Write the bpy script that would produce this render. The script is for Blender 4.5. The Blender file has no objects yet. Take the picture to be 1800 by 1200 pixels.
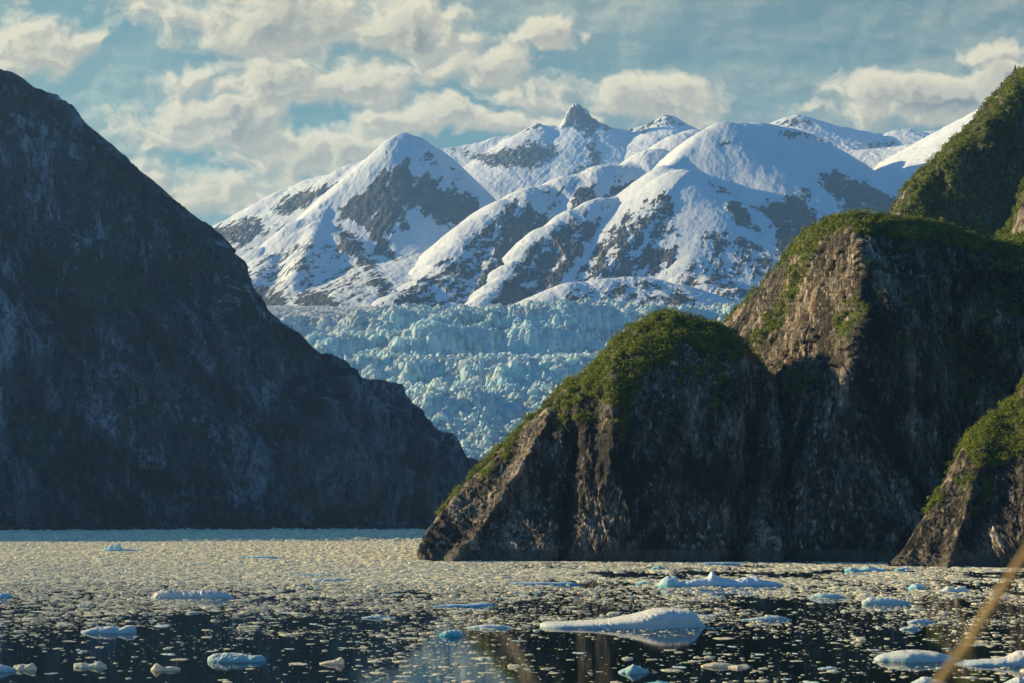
import bpy, math
import numpy as np
from mathutils import Vector

# ------------------------------------------------------------------ camera, light, sky, exposure
F = 2473.0; HY = 905.0; CH = 25.0            # focal length and horizon in units of an 1800 px wide frame, eye height
SUN_E = math.radians(19.0); SUN_A = math.radians(22.0)
SUN = Vector((-math.cos(SUN_A)*math.cos(SUN_E), math.sin(SUN_A)*math.cos(SUN_E), math.sin(SUN_E)))
scene = bpy.context.scene
col = scene.collection
cam = bpy.data.cameras.new('camera'); camo = bpy.data.objects.new('camera', cam); col.objects.link(camo)
scene.camera = camo
camo.location = (0, 0, CH); camo.rotation_euler = (math.radians(90), 0, 0)
cam.sensor_width = 36; cam.lens = 36*F/1800; cam.shift_y = (HY-600)/1800
cam.clip_start = 0.1; cam.clip_end = 90000
cam.dof.use_dof = True; cam.dof.focus_distance = 3000; cam.dof.aperture_fstop = 6.3
sl = bpy.data.lights.new('sun', 'SUN'); so = bpy.data.objects.new('sun', sl); col.objects.link(so)
sl.energy = 5.0; sl.angle = math.radians(0.5); sl.color = (1.0, 0.80, 0.43)
so.rotation_euler = SUN.to_track_quat('Z', 'Y').to_euler()
scene.view_settings.view_transform = 'Standard'; scene.view_settings.look = 'None'
scene.view_settings.exposure = 1.12; scene.view_settings.gamma = 1
cy = scene.cycles
cy.use_denoising = True; cy.max_bounces = 6; cy.diffuse_bounces = 3; cy.glossy_bounces = 3
cy.volume_bounces = 1; cy.transparent_max_bounces = 12; cy.sample_clamp_indirect = 4.0
cy.use_adaptive_sampling = False

class NT:
    """small helper to write node graphs"""
    def __init__(s, tree): s.t = tree; s.n = tree.nodes; s.l = tree.links
    def node(s, kind, **kw):
        n = s.n.new(kind)
        for k, v in kw.items(): setattr(n, k, v)
        return n
    def put(s, sock, v):
        if isinstance(v, bpy.types.NodeSocket): s.l.new(v, sock)
        elif v is not None:
            if hasattr(sock.default_value, '__len__') and not hasattr(v, '__len__'): v = (v,)*len(sock.default_value)
            if hasattr(sock.default_value, '__len__') and len(sock.default_value) == 4 and len(v) == 3: v = tuple(v)+(1,)
            sock.default_value = v
    def m(s, op, a, b=None, c=None, clamp=False):
        n = s.node('ShaderNodeMath', operation=op, use_clamp=clamp)
        for i, v in enumerate((a, b, c)):
            if v is not None: s.put(n.inputs[i], v)
        return n.outputs[0]
    def v(s, op, a, b=None, out=0):
        n = s.node('ShaderNodeVectorMath', operation=op)
        s.put(n.inputs[0], a)
        if b is not None: s.put(n.inputs[1], b)
        return n.outputs[out]
    def noise(s, vec, scale, detail=4, rough=.5, dist=0, out='Fac', ntype='FBM'):
        n = s.node('ShaderNodeTexNoise'); n.noise_type = ntype
        s.put(n.inputs['Vector'], vec); s.put(n.inputs['Scale'], scale); s.put(n.inputs['Detail'], detail)
        s.put(n.inputs['Roughness'], rough); s.put(n.inputs['Distortion'], dist)
        return n.outputs[out]
    def voro(s, vec, scale, feature='F1', out='Distance'):
        n = s.node('ShaderNodeTexVoronoi', feature=feature); s.put(n.inputs['Vector'], vec); s.put(n.inputs['Scale'], scale)
        return n.outputs[out]
    def ramp(s, x, lo, hi, a=0., b=1., smooth=True):
        n = s.node('ShaderNodeMapRange'); n.interpolation_type = 'SMOOTHSTEP' if smooth else 'LINEAR'
        for i, v in enumerate((x, lo, hi, a, b)): s.put(n.inputs[i], v)
        return n.outputs[0]
    def mix(s, f, a, b, mode='MIX'):
        n = s.node('ShaderNodeMix', data_type='RGBA', blend_type=mode)
        s.put(n.inputs[0], f); s.put(n.inputs[6], a); s.put(n.inputs[7], b)
        return n.outputs[2]
    def attr(s, name, out='Fac'):
        n = s.node('ShaderNodeAttribute'); n.attribute_name = name; return n.outputs[out]

# sky: daylight sky with procedural clouds laid out by direction
world = bpy.data.worlds.new('World'); scene.world = world; world.use_nodes = True
w = NT(world.node_tree); w.n.clear()
CLOUDS = [ # cx, cy, rx, ry, weight
 (60,85,150,75,.8),(20,30,70,60,.6),(330,35,150,60,.75),(520,40,230,85,1.0),(720,60,150,80,.95),(860,115,140,50,.85),
 (950,55,85,40,.75),(950,160,130,45,.85),(480,150,190,70,.95),(640,150,110,60,.9),(380,225,210,65,1.0),(540,265,190,55,.95),
 (730,205,170,45,.85),(350,335,190,60,1.0),(440,395,120,50,.5),(880,215,100,35,.75),(1140,180,160,50,.9),(1230,205,110,30,.7),
 (1000,215,120,35,.55),(1420,195,60,25,.5),(1640,185,190,65,1.15),(1760,170,150,60,1.15),(1740,95,90,25,.6),(1560,205,170,35,.85),
 (150,60,260,130,.32),(600,330,260,60,.35),(-300,200,380,220,.8),(2150,160,330,120,.9),(900,-250,900,130,.5)]
g = bpy.data.node_groups.new('cloud_density', 'ShaderNodeTree')
g.interface.new_socket('Vector', in_out='INPUT', socket_type='NodeSocketVector')
g.interface.new_socket('Value', in_out='OUTPUT', socket_type='NodeSocketFloat')
q = NT(g); gi = q.node('NodeGroupInput'); go = q.node('NodeGroupOutput')
P = gi.outputs[0]
warp = q.noise(P, .011, 3, .55, out='Color')
wv = q.v('MULTIPLY', q.v('SUBTRACT', warp, (.5,.5,.5)), (190,110,0))
P2 = q.v('ADD', P, wv)
acc = None
for cx, cyy, rx, ry, wt in CLOUDS:
    L = q.v('LENGTH', q.v('MULTIPLY', q.v('SUBTRACT', P2, (cx,cyy,0)), (1/rx/1.55,1/ry/1.55,0)), out=1)
    e = q.ramp(L, 0, 1, wt, 0)
    acc = e if acc is None else q.m('MAXIMUM', acc, e)
P3 = q.v('MULTIPLY', P2, (1,1.5,1))
n1 = q.noise(P3, .0072, 7, .53, .15)
n2 = q.noise(P3, .05, 5, .6, .2)
d = q.m('ADD', q.m('MULTIPLY', acc, 1.15), q.m('ADD', q.m('MULTIPLY', q.m('SUBTRACT', n1, .5), 2.0), q.m('MULTIPLY', q.m('SUBTRACT', n2, .5), .28)))
q.l.new(q.m('SUBTRACT', d, .40), go.inputs[0])
tc = w.node('ShaderNodeTexCoord').outputs['Generated']
sep = w.node('ShaderNodeSeparateXYZ'); w.l.new(tc, sep.inputs[0])
yy = w.m('MAXIMUM', sep.outputs[1], .12)
cb = w.node('ShaderNodeCombineXYZ')
w.l.new(w.m('MULTIPLY_ADD', w.m('DIVIDE', sep.outputs[0], yy), F, 900.), cb.inputs[0])
w.l.new(w.m('MULTIPLY_ADD', w.m('DIVIDE', sep.outputs[2], yy), -F, HY), cb.inputs[1])
def cloud(vec):
    n = w.node('ShaderNodeGroup'); n.node_tree = g; w.l.new(vec, n.inputs[0]); return n.outputs[0]
c0 = cloud(cb.outputs[0]); c1 = cloud(w.v('ADD', cb.outputs[0], (-14,-13,0)))
alpha = w.m('MAXIMUM', w.ramp(c0, -.34, .45, 0, .97), w.ramp(w.noise(w.v('MULTIPLY', cb.outputs[0], (.4,1.6,1)), .004, 6, .6), .32, .75, .16, .55))
thick = w.ramp(c0, .25, 1.0)
edge = w.ramp(w.m('SUBTRACT', c0, c1), -.16, .26)
lum = w.m('ADD', w.m('MULTIPLY', edge, .55), w.m('MULTIPLY', w.m('SUBTRACT', 1., thick), .45))
ccol = w.mix(lum, (.17,.165,.14), (.72,.62,.40))
sky = w.node('ShaderNodeTexSky', sky_type='NISHITA', sun_disc=False, sun_elevation=SUN_E,
             sun_rotation=-(math.pi/2-SUN_A), altitude=50, air_density=1.0, dust_density=1.2, ozone_density=1.6)
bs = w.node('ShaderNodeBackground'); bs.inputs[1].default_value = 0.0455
tint0 = w.mix(1.0, sky.outputs[0], (.25,.93,1.62), 'MULTIPLY')  # blue added to the whole sky so that it colours the shaded sides
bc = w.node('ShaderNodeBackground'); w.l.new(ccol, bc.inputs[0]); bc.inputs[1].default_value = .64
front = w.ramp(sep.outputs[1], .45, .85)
w.l.new(w.mix(front, tint0, w.mix(1.0, tint0, (.62,.82,.39), 'MULTIPLY')), bs.inputs[0])  # sky ahead pulled back to teal, the unseen sky keeps the added blue
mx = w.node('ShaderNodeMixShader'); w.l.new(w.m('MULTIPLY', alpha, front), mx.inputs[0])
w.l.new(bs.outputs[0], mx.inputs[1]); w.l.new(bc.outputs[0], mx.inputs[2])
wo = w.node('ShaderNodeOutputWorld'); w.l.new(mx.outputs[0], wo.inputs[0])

# ------------------------------------------------------------------ numpy helpers
rng = np.random.default_rng(7)
def hsh(ix, iy, iz, seed):
    h = (ix.astype(np.uint32)*np.uint32(374761393)) ^ (iy.astype(np.uint32)*np.uint32(668265263)) ^ (iz.astype(np.uint32)*np.uint32(2246822519)) ^ np.uint32((seed*3266489917) & 0xffffffff)
    h ^= h >> np.uint32(15); h *= np.uint32(2246822519); h ^= h >> np.uint32(13); h *= np.uint32(3266489917); h ^= h >> np.uint32(16)
    return h
def noise2(x, y, seed=0):
    xi = np.floor(x); yi = np.floor(y); fx = (x-xi).astype(np.float32); fy = (y-yi).astype(np.float32)
    xi = xi.astype(np.int64); yi = yi.astype(np.int64); z = np.zeros(1, np.int64)
    u = fx*fx*fx*(fx*(fx*6-15)+10); v = fy*fy*fy*(fy*(fy*6-15)+10)
    def gr(a, b):
        h = hsh(xi+a, yi+b, z, seed)
        t = (h & np.uint32(65535)).astype(np.float32)*(2*np.pi/65536)
        return np.cos(t)*(fx-a)+np.sin(t)*(fy-b)
    a = gr(0,0); a += u*(gr(1,0)-a); b = gr(0,1); b += u*(gr(1,1)-b)
    return (a+v*(b-a))*1.5
def noise3(x, y, z, seed=0):
    xi = np.floor(x); yi = np.floor(y); zi = np.floor(z)
    fx = (x-xi).astype(np.float32); fy = (y-yi).astype(np.float32); fz = (z-zi).astype(np.float32)
    xi = xi.astype(np.int64); yi = yi.astype(np.int64); zi = zi.astype(np.int64)
    u = fx*fx*(3-2*fx); v = fy*fy*(3-2*fy); ww = fz*fz*(3-2*fz)
    def gr(a, b, c):
        h = hsh(xi+a, yi+b, zi+c, seed)
        g1 = (h & np.uint32(1023)).astype(np.float32)/511.5-1; g2 = ((h >> np.uint32(10)) & np.uint32(1023)).astype(np.float32)/511.5-1
        g3 = ((h >> np.uint32(20)) & np.uint32(1023)).astype(np.float32)/511.5-1
        return g1*(fx-a)+g2*(fy-b)+g3*(fz-c)
    def pl(c):
        a = gr(0,0,c); a += u*(gr(1,0,c)-a); b = gr(0,1,c); b += u*(gr(1,1,c)-b); return a+v*(b-a)
    a = pl(0); b = pl(1)
    return (a+ww*(b-a))*1.4
def fbm2(x, y, o=5, g=.5, seed=0, ridge=False):
    r = 0; a = 1; s = 0
    for i in range(o):
        n = noise2(x*2**i+i*17.3, y*2**i-i*9.1, seed+i)
        r = r + a*((1-2*np.abs(n)) if ridge else n); s += a; a *= g
    return r/s
def fbm3(x, y, z, o=5, g=.5, seed=0, ridge=False):
    r = 0; a = 1; s = 0
    for i in range(o):
        n = noise3(x*2**i+i*17.3, y*2**i-i*9.1, z*2**i+i*3.7, seed+i)
        r = r + a*((1-2*np.abs(n)) if ridge else n); s += a; a *= g
    return r/s
def sstep(x, a, b):
    t = np.clip((x-a)/(b-a), 0, 1); return t*t*(3-2*t)
def voro2(x, y, seed=0):
    xi = np.floor(x).astype(np.int64); yi = np.floor(y).astype(np.int64); z = np.zeros(1, np.int64)
    f1 = np.full(x.shape, 9., np.float32); f2 = f1.copy(); cid = np.zeros(x.shape, np.float32)
    for a in (-1,0,1):
        for b in (-1,0,1):
            h = hsh(xi+a, yi+b, z, seed)
            px = xi+a+(h & np.uint32(1023)).astype(np.float32)/1023; py = yi+b+((h >> np.uint32(10)) & np.uint32(1023)).astype(np.float32)/1023
            d = np.hypot(px-x, py-y); near = d < f1
            f2 = np.where(near, f1, np.minimum(f2, d)); cid = np.where(near, ((h >> np.uint32(20)) & np.uint32(1023)).astype(np.float32)/1023, cid)
            f1 = np.where(near, d, f1)
    return f1, f2, cid
def polysd(px, py, poly):
    """signed distance to a polygon, positive inside"""
    p = np.array(poly, float); d = np.full(px.shape, 1e9); ins = np.zeros(px.shape, bool)
    for i in range(len(p)):
        a = p[i]; b = p[(i+1) % len(p)]; e = b-a
        t = np.clip(((px-a[0])*e[0]+(py-a[1])*e[1])/(e@e+1e-9), 0, 1)
        d = np.minimum(d, np.hypot(px-a[0]-t*e[0], py-a[1]-t*e[1]))
        c = (a[1] > py) != (b[1] > py)
        ins ^= c & (px < a[0]+(py-a[1])*e[0]/(e[1] if abs(e[1]) > 1e-9 else 1e-9))
    return np.where(ins, d, -d)
def W(px, py, d): return np.array([(px-900)/F*d, d, CH+(HY-py)/F*d])

def mesh_obj(name, V, faces, mat, attrs=None, parent=None, smooth=True):
    """faces: list of (index array n x k)"""
    me = bpy.data.meshes.new(name)
    V = np.asarray(V, np.float32).reshape(-1, 3); me.vertices.add(len(V)); me.vertices.foreach_set('co', V.ravel())
    li = np.concatenate([f.ravel() for f in faces]).astype(np.int32)
    tot = np.concatenate([np.full(len(f), f.shape[1], np.int32) for f in faces])
    st = np.concatenate([[0], np.cumsum(tot)[:-1]]).astype(np.int32)
    me.loops.add(len(li)); me.loops.foreach_set('vertex_index', li)
    me.polygons.add(len(tot)); me.polygons.foreach_set('loop_start', st)
    me.polygons.foreach_set('use_smooth', np.full(len(tot), smooth, bool))
    for k, a in (attrs or {}).items():
        a = np.asarray(a, np.float32)
        if a.ndim == 2:
            at = me.attributes.new(k, 'FLOAT_VECTOR', 'POINT'); at.data.foreach_set('vector', a.ravel())
        else:
            at = me.attributes.new(k, 'FLOAT', 'POINT'); at.data.foreach_set('value', a.ravel())
    me.update(calc_edges=True)
    me.materials.append(mat)
    o = bpy.data.objects.new(name, me); col.objects.link(o)
    if parent: o.parent = parent
    return o
def grid_faces(nu, nv, keep=None):
    i = np.arange(nu-1)[:, None]*nv+np.arange(nv-1)[None, :]
    f = np.stack([i, i+nv, i+nv+1, i+1], -1).reshape(-1, 4)
    return f if keep is None else f[keep.reshape(-1)]
def tag(o, label=None, cat=None, group=None, kind=None):
    for k, v in (('label', label), ('category', cat), ('group', group), ('kind', kind)):
        if v: o[k] = v
    return o

# ------------------------------------------------------------------ materials
def material(name):
    m = bpy.data.materials.new(name); m.use_nodes = True; t = NT(m.node_tree)
    b = m.node_tree.nodes['Principled BSDF']; b.inputs['Specular IOR Level'].default_value = .25
    t.b = b; t.P = t.node('ShaderNodeNewGeometry').outputs['Position']
    return m, t
def bump(t, h, dist, strength=1.0):
    n = t.node('ShaderNodeBump'); n.inputs['Strength'].default_value = strength; n.inputs['Distance'].default_value = dist
    t.l.new(h, n.inputs['Height']); t.l.new(n.outputs[0], t.b.inputs['Normal'])

def make_snow():
    m, t = material('snow_and_rock')
    r = t.attr('rock')
    n = t.noise(t.P, .016, 6, .62); n2 = t.noise(t.P, .09, 4, .6)
    rr = t.m('ADD', r, t.m('ADD', t.m('MULTIPLY', t.m('SUBTRACT', n, .5), 1.0), t.m('MULTIPLY', t.m('SUBTRACT', n2, .5), .75)))
    f = t.ramp(rr, -.03, .05)
    rc = t.mix(t.noise(t.P, .02, 5, .6), (.010,.012,.016), (.052,.054,.060))
    rc = t.mix(t.ramp(t.noise(t.P, .006, 3), .45, .65), rc, (.095,.072,.055))
    sc = t.mix(t.noise(t.P, .004, 4), (.56,.57,.57), (.66,.66,.65))
    t.put(t.b.inputs['Base Color'], t.mix(f, sc, rc)); t.put(t.b.inputs['Roughness'], .85)
    hb = t.m('ADD', t.m('MULTIPLY', f, t.m('MULTIPLY', t.noise(t.P, .03, 7, .7), 22.)), t.m('MULTIPLY', t.noise(t.v('MULTIPLY', t.P, (1,1,.3)), .03, 4, .55), 3.2))
    bump(t, hb, 1.0, .8)
    return m
M_SNOW = make_snow()

def make_ice():
    m, t = material('glacier_ice')
    dirt = t.attr('dirt'); blue = t.attr('blue'); top = t.attr('white')
    c = t.mix(t.ramp(blue, 0, 1), (.90,.99,.96), (.34,.86,.92))
    c = t.mix(t.ramp(t.noise(t.P, .02, 5, .6), .42, .7, 0, .6), c, (.93,.96,.95))
    c = t.mix(top, c, (.90,.90,.88))
    dn = t.m('MULTIPLY', dirt, t.ramp(t.noise(t.P, .06, 6, .7), .38, .62))
    c = t.mix(dn, c, (.30,.25,.19))
    t.put(t.b.inputs['Base Color'], c); t.put(t.b.inputs['Roughness'], .8); t.b.inputs['Specular IOR Level'].default_value = .1
    bump(t, t.noise(t.P, .09, 8, .7), 7.0, .8)
    tr = t.node('ShaderNodeBsdfTranslucent'); t.l.new(t.mix(.5, c, (.45,.85,1.)), tr.inputs[0]); ms = t.node('ShaderNodeMixShader'); ms.inputs[0].default_value = .5
    out = m.node_tree.nodes['Material Output']; t.l.new(t.b.outputs[0], ms.inputs[1]); t.l.new(tr.outputs[0], ms.inputs[2]); t.l.new(ms.outputs[0], out.inputs[0])
    return m
M_ICE = make_ice()

def make_cliff(name, ca, cb_, veg_c, S, rust=(.28,.11,.05), band=6.0, fleck=.75):
    m, t = material(name)
    st = t.v('MULTIPLY', t.P, (1, 1, .22))
    sl_ = t.v('MULTIPLY', t.P, (1, 1, .5))
    n1 = t.noise(st, .09*S, 8, .68, .4); n2 = t.noise(sl_, .35*S, 6, .7, .6); n3 = t.noise(t.P, .02*S, 4, .6)
    n0 = t.noise(sl_, .02*S, 5, .6, 1.2)
    c = t.mix(t.m('MULTIPLY', t.ramp(n1, .36, .64), t.ramp(n0, .42, .60, .08, 1.)), ca, cb_)
    c = t.mix(t.ramp(n2, .50, .72, 0, fleck), c, tuple(min(1, x*1.9) for x in cb_))
    c = t.mix(t.ramp(n2, .45, .33, 0, .8), c, tuple(x*.45 for x in ca))
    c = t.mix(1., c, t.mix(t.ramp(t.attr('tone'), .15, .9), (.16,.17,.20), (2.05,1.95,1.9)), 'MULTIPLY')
    ck = t.m('ABSOLUTE', t.m('SUBTRACT', t.noise(t.v('MULTIPLY', t.P, (1, 1, .16)), .16*S, 6, .6, .5), .5))
    crack = t.ramp(ck, 0., .028)
    c = t.mix(crack, tuple(x*.35 for x in ca), c)
    c = t.mix(t.m('MULTIPLY', t.attr('rust'), t.ramp(n1, .4, .65, 0, .7)), c, rust)
    v = t.ramp(t.m('ADD', t.attr('veg'), t.m('MULTIPLY', t.m('SUBTRACT', t.noise(t.P, .22*S, 5, .65), .5), .9)), -.05, .12)
    vc = t.mix(t.noise(t.P, .5*S, 5, .7), tuple(x*.55 for x in veg_c), tuple(x*1.5 for x in veg_c))
    c = t.mix(v, c, vc)
    c = t.mix(t.attr('patch'), c, (.55,.56,.58))
    sepz = t.node('ShaderNodeSeparateXYZ'); t.l.new(t.P, sepz.inputs[0])
    zz = t.m('ADD', sepz.outputs[2], t.m('MULTIPLY', t.m('SUBTRACT', n3, .5), 3.))
    c = t.mix(t.ramp(zz, band, band*.85), c, t.mix(n2, tuple(x*.6 for x in ca), tuple(x*.9 for x in cb_)))
    t.put(t.b.inputs['Base Color'], c); t.put(t.b.inputs['Roughness'], .8)
    h = t.m('ADD', t.m('ADD', t.m('MULTIPLY', n1, 5.0), t.m('MULTIPLY', n2, 2.6)), t.m('MULTIPLY', crack, .9)); h = t.m('ADD', h, t.m('MULTIPLY', t.noise(t.P, 1.2*S, 5, .7), .35))
    bump(t, h, 1.0/S, .8)
    return m
M_LEFT = make_cliff('dark_wall_rock', (.010,.011,.013), (.26,.235,.235), (.020,.048,.016), .45, band=10, rust=(.15,.085,.05), fleck=.22)  # near-black base rock with pale streaks for the left walls
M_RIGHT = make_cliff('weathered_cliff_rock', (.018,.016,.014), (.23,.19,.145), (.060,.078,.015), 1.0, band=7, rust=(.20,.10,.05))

# ------------------------------------------------------------------ snow mountains
def height_of(x, y, ridges, k=35.):
    acc = np.full(x.shape, 0., np.float64); mx_ = None
    hs = []
    for rd in ridges:
        pts = [W(*p) for p in rd['p']]; s = rd.get('s', .9); r = rd.get('r', 80.); c = rd.get('c', 0.)
        best = np.full(x.shape, -1e9)
        for a, b in zip(pts[:-1], pts[1:]):
            e = b[:2]-a[:2]; t = np.clip(((x-a[0])*e[0]+(y-a[1])*e[1])/(e@e), 0, 1)
            dd = np.hypot(x-a[0]-t*e[0], y-a[1]-t*e[1])
            h = a[2]+t*(b[2]-a[2])-s*(np.sqrt(dd*dd+r*r)-r)*(1+c*dd)
            best = np.maximum(best, h)
        hs.append(best)
    m = np.max(hs, 0)
    out = sum(np.exp(np.clip((h-m)/k, -30, 0)) for h in hs)
    return m+k*np.log(out)-k*.0
def rock_bias(px, py, strong, speck, base=-.75, soft=15.):
    b = np.full(px.shape, base)
    for pl, v in speck: v = v+.09; b = np.maximum(b, base+(v-base)*sstep(polysd(px, py, pl), -22, 14))
    for it in strong:
        pl, v = it if isinstance(it, tuple) and not isinstance(it[0], (int, float)) else (it, .40)
        b = np.maximum(b, base+(v-base)*sstep(polysd(px, py, pl), -soft, soft))
    return b
def base_z(y):  # glacier surface height along the valley
    return np.interp(y, GD, GZ)
GPROF = [(3300,925),(3700,835),(4000,778),(4300,727),(4420,700),(4700,690),(4800,652),(4860,640),(5080,634),(5160,604),(5230,588),(5330,580),(5450,552),(6000,549),(7500,542),(9000,538),(14000,533)]
GD = np.array([p[0] for p in GPROF], float); GZ = CH+(HY-np.array([p[1] for p in GPROF]))/F*GD

def mountain(label, ridges, x0, x1, d0, d1, dstep, strong=(), speck=(), namp=16., k=35., seed=1, pxs=1.25, base=-.68, gul=9., rocky=.9, post=None, name='mountain'):
    px = np.arange(x0, x1, pxs); n = int((d1-d0)/dstep); d = np.linspace(d0, d1, n)
    PX, D = np.meshgrid(px, d, indexing='ij'); X = (PX-900)/F*D; Y = D
    # gently wander the ridge plan so crests are not straight lines
    wx = 0; wy = 30*fbm2(X/700, Y/700, 2, seed=seed+60)
    H = height_of(X+wx*0, Y+wy, ridges, k)
    H = H+namp*fbm2(X/480, Y/480, 2, .45, seed+9)
    H = H+gul*(fbm2((X+.25*Y)/190, Y/620, 4, .55, seed+12, ridge=True)-.45)+.5*gul*(fbm2((X-.3*Y)/80, Y/260, 4, .55, seed+14, ridge=True)-.45)
    PY = HY-(H-CH)/D*F
    b = rock_bias(PX+6*fbm2(X/90, Y/90, 3, seed=seed+3), PY+5*fbm2(X/70, Y/70, 3, seed=seed+4), strong, speck, base)
    # rock outcrops lie along the fall line
    r = b+1.0*fbm2((X-.35*Y)/62, (Y+.3*X)/190, 6, .62, seed+5)+.42*fbm2(X/24, Y/40, 4, .62, seed+6)
    rk = sstep(r, -.1, .25)
    H = H+rk*rocky*(26*fbm2(X/70, Y/110, 5, .6, seed+20, ridge=True)-10)+(1-rk)*2.2*fbm2(X/170, Y/170, 2, .4, seed+30)
    if post is not None: H = post(PX, PY, X, Y, H)
    H = H-1800*(1-sstep(D, d0, d0+260))
    H = np.maximum(H, base_z(Y)-160)
    V = np.stack([X, Y, H], -1)
    zc = base_z(Y)-120
    up = H > zc
    keep = up[:-1,:-1] | up[1:,:-1] | up[:-1,1:] | up[1:,1:]
    o = mesh_obj(name, V, [grid_faces(len(px), n, keep)], M_SNOW, {'rock': r.ravel()})
    return tag(o, label, None, None, 'structure')

R = lambda p, **k: dict(p=p, **k)
# back range with the horn
mountain('distant snow range crowned by a sharp dark rock horn', [
  R([(700,290,13000),(775,262,13000),(850,250,13000),(900,238,13000),(925,232,13000),(935,222,13000),(945,217,13000),(955,221,13000),(985,222,13000),(1010,214,13000),(1050,216,13000),(1080,227,13000),(1110,228,13000),(1150,216,13000),(1163,211,13000),(1172,205,13000),(1185,210,13000),(1195,216,13000),(1205,224,13000),(1240,238,13000),(1300,255,13000)], s=.62, r=12),
  R([(991,214,12980),(998,196,12980),(1005,187,12980),(1013,181,12980),(1022,187,12980),(1031,192,12980),(1037,204,12980),(1047,213,12980)], s=2.2, r=6),
  R([(1018,205,12950),(1030,236,12850),(1040,262,12500),(1052,300,12000),(1060,330,11500)], s=.9, r=20),
  R([(880,243,13000),(905,262,12800),(930,300,12200)], s=.7, r=50),
  R([(1172,205,13000),(1160,240,12700),(1130,280,12000)], s=.75, r=90),
  R([(985,300,12200),(900,370,11000),(850,420,10200),(790,465,9400),(730,510,8400),(690,535,7800)], s=.6, r=260)],
  640, 1320, 6900, 13500, 11, namp=10, k=25, seed=11, strong=[
  [(795,263),(850,270),(880,262),(930,247),(975,255),(982,272),(940,300),(920,300),(880,295),(850,288),(820,276)],
  [(988,224),(1000,188),(1013,178),(1042,204),(1082,226),(1048,236),(1042,250),(1062,290),(1046,302),(1030,272),(1030,240),(1012,226)],
  [(1108,230),(1140,216),(1172,202),(1208,226),(1180,218),(1150,224),(1130,234)], [(922,233),(945,214),(960,222),(945,228)]],
  speck=[([(1000,300),(1030,285),(1040,300),(1010,310)], -.1)])
# left snow peak: back shoulder and front mass
mountain('rounded snow shoulder rising behind the dark fjord wall', [
  R([(700,262,10300),(640,288,10400),(600,307,10400),(560,318,10500),(520,332,10500),(470,357,10500),(430,378,10500),(390,400,10400),(350,430,10400),(300,470,10400)], s=.75, r=160),
  R([(560,318,10500),(500,380,10000),(440,430,9500),(400,480,9000)], s=.6, r=120)],
  330, 760, 7000, 11200, 12, seed=21, strong=[
  [(372,402),(400,395),(430,382),(455,385),(475,410),(440,428),(410,430),(395,442),(378,425)],
  [(475,372),(500,348),(545,332),(600,318),(600,335),(560,350),(520,378),(490,380)], [(606,318),(640,288),(640,300),(622,316)]],
  speck=[([(370,420),(480,400),(560,360),(420,460)], -.25)])
mountain('pointed snow peak with broad shaded rock face', [
  R([(707,238,9600),(690,250,9550),(660,280,9450),(640,298,9400),(600,338,9200),(575,370,9000),(560,396,8800),(545,430,8400),(522,480,7900),(505,535,7500)], s=.95, r=45),
  R([(600,338,9200),(530,388,8950),(460,435,8750),(415,463,8650),(370,500,8500),(320,550,8400)], s=.9, r=70),
  R([(707,238,9600),(735,244,9620),(765,262,9650),(800,300,9450),(830,345,9200),(848,385,8950),(856,430,8650)], s=1.0, r=60),
  R([(562,398,8800),(615,425,8500),(655,475,8100),(690,535,7600)], s=.85, r=50),
  R([(720,262,9550),(715,330,9200),(700,400,8850),(700,460,8500)], s=.8, r=90),
  R([(470,450,8500),(450,490,8000),(440,540,7600)], s=.8, r=80),
  R([(760,400,8900),(740,450,8500),(700,500,8000)], s=.4, r=150)],
  330, 880, 6500, 10400, 9, seed=31, k=28, rocky=.4, strong=[
  [(655,318),(668,300),(700,286),(722,292),(727,306),(770,312),(776,332),(800,326),(832,338),(847,380),(815,394),(790,403),(735,373),(712,366),(722,392),(727,415),(700,398),(682,420),(704,462),(660,450),(655,430),(640,405),(600,388),(596,365),(612,350),(640,332)],
  ([(592,385),(612,398),(650,440),(690,505),(700,532),(660,532),(640,480),(610,445),(560,440),(590,425)], .2),
  [(430,500),(455,495),(500,515),(512,575),(435,575)], [(518,512),(560,510),(600,528),(600,575),(515,575)],
  [(750,250),(772,290),(765,300),(745,275)]],
  speck=[([(415,470),(520,420),(560,430),(600,440),(690,530),(430,535)], -.22), ([(665,270),(760,270),(790,330),(700,300)], -.3), ([(780,280),(835,345),(840,380),(800,330)], -.2)])
# long ridge and the second ridge
mountain('long rounded snow ridge descending to the glacier with dark rock face', [
  R([(1330,226,9900),(1250,229,9700),(1220,231,9600),(1200,238,9500),(1150,264,9300),(1120,284,9200),(1060,295,9000),(1000,312,8900),(930,335,8700),(890,352,8600),(860,378,8400),(835,407,8200),(815,432,8000),(790,462,7800),(750,490,7500),(710,516,7200),(660,545,6900)], s=1.0, r=230, c=.0002),
  R([(1060,300,8950),(1030,345,8500),(1000,400,8100)], s=.9, r=70),
  R([(930,338,8700),(905,400,8200),(870,460,7700),(830,530,7200)], s=.9, r=70),
  R([(815,432,8000),(800,490,7500),(780,540,7100)], s=.8, r=70)],
  620, 1360, 6300, 10300, 9, seed=41, k=30, strong=[
  [(868,402),(895,386),(930,362),(965,378),(990,392),(955,425),(905,465),(870,510),(845,540),(800,540),(830,510),(862,460)],
  [(1002,352),(1015,330),(1030,320),(1048,343),(1042,358),(1012,370)], [(1055,350),(1075,328),(1115,318),(1110,334),(1062,358)]],
  speck=[([(660,545),(720,500),(800,450),(850,395),(900,350),(940,360),(860,450),(830,545)], -.02), ([(880,360),(960,330),(1110,300),(1100,340),(960,380)], -.3)])
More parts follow.
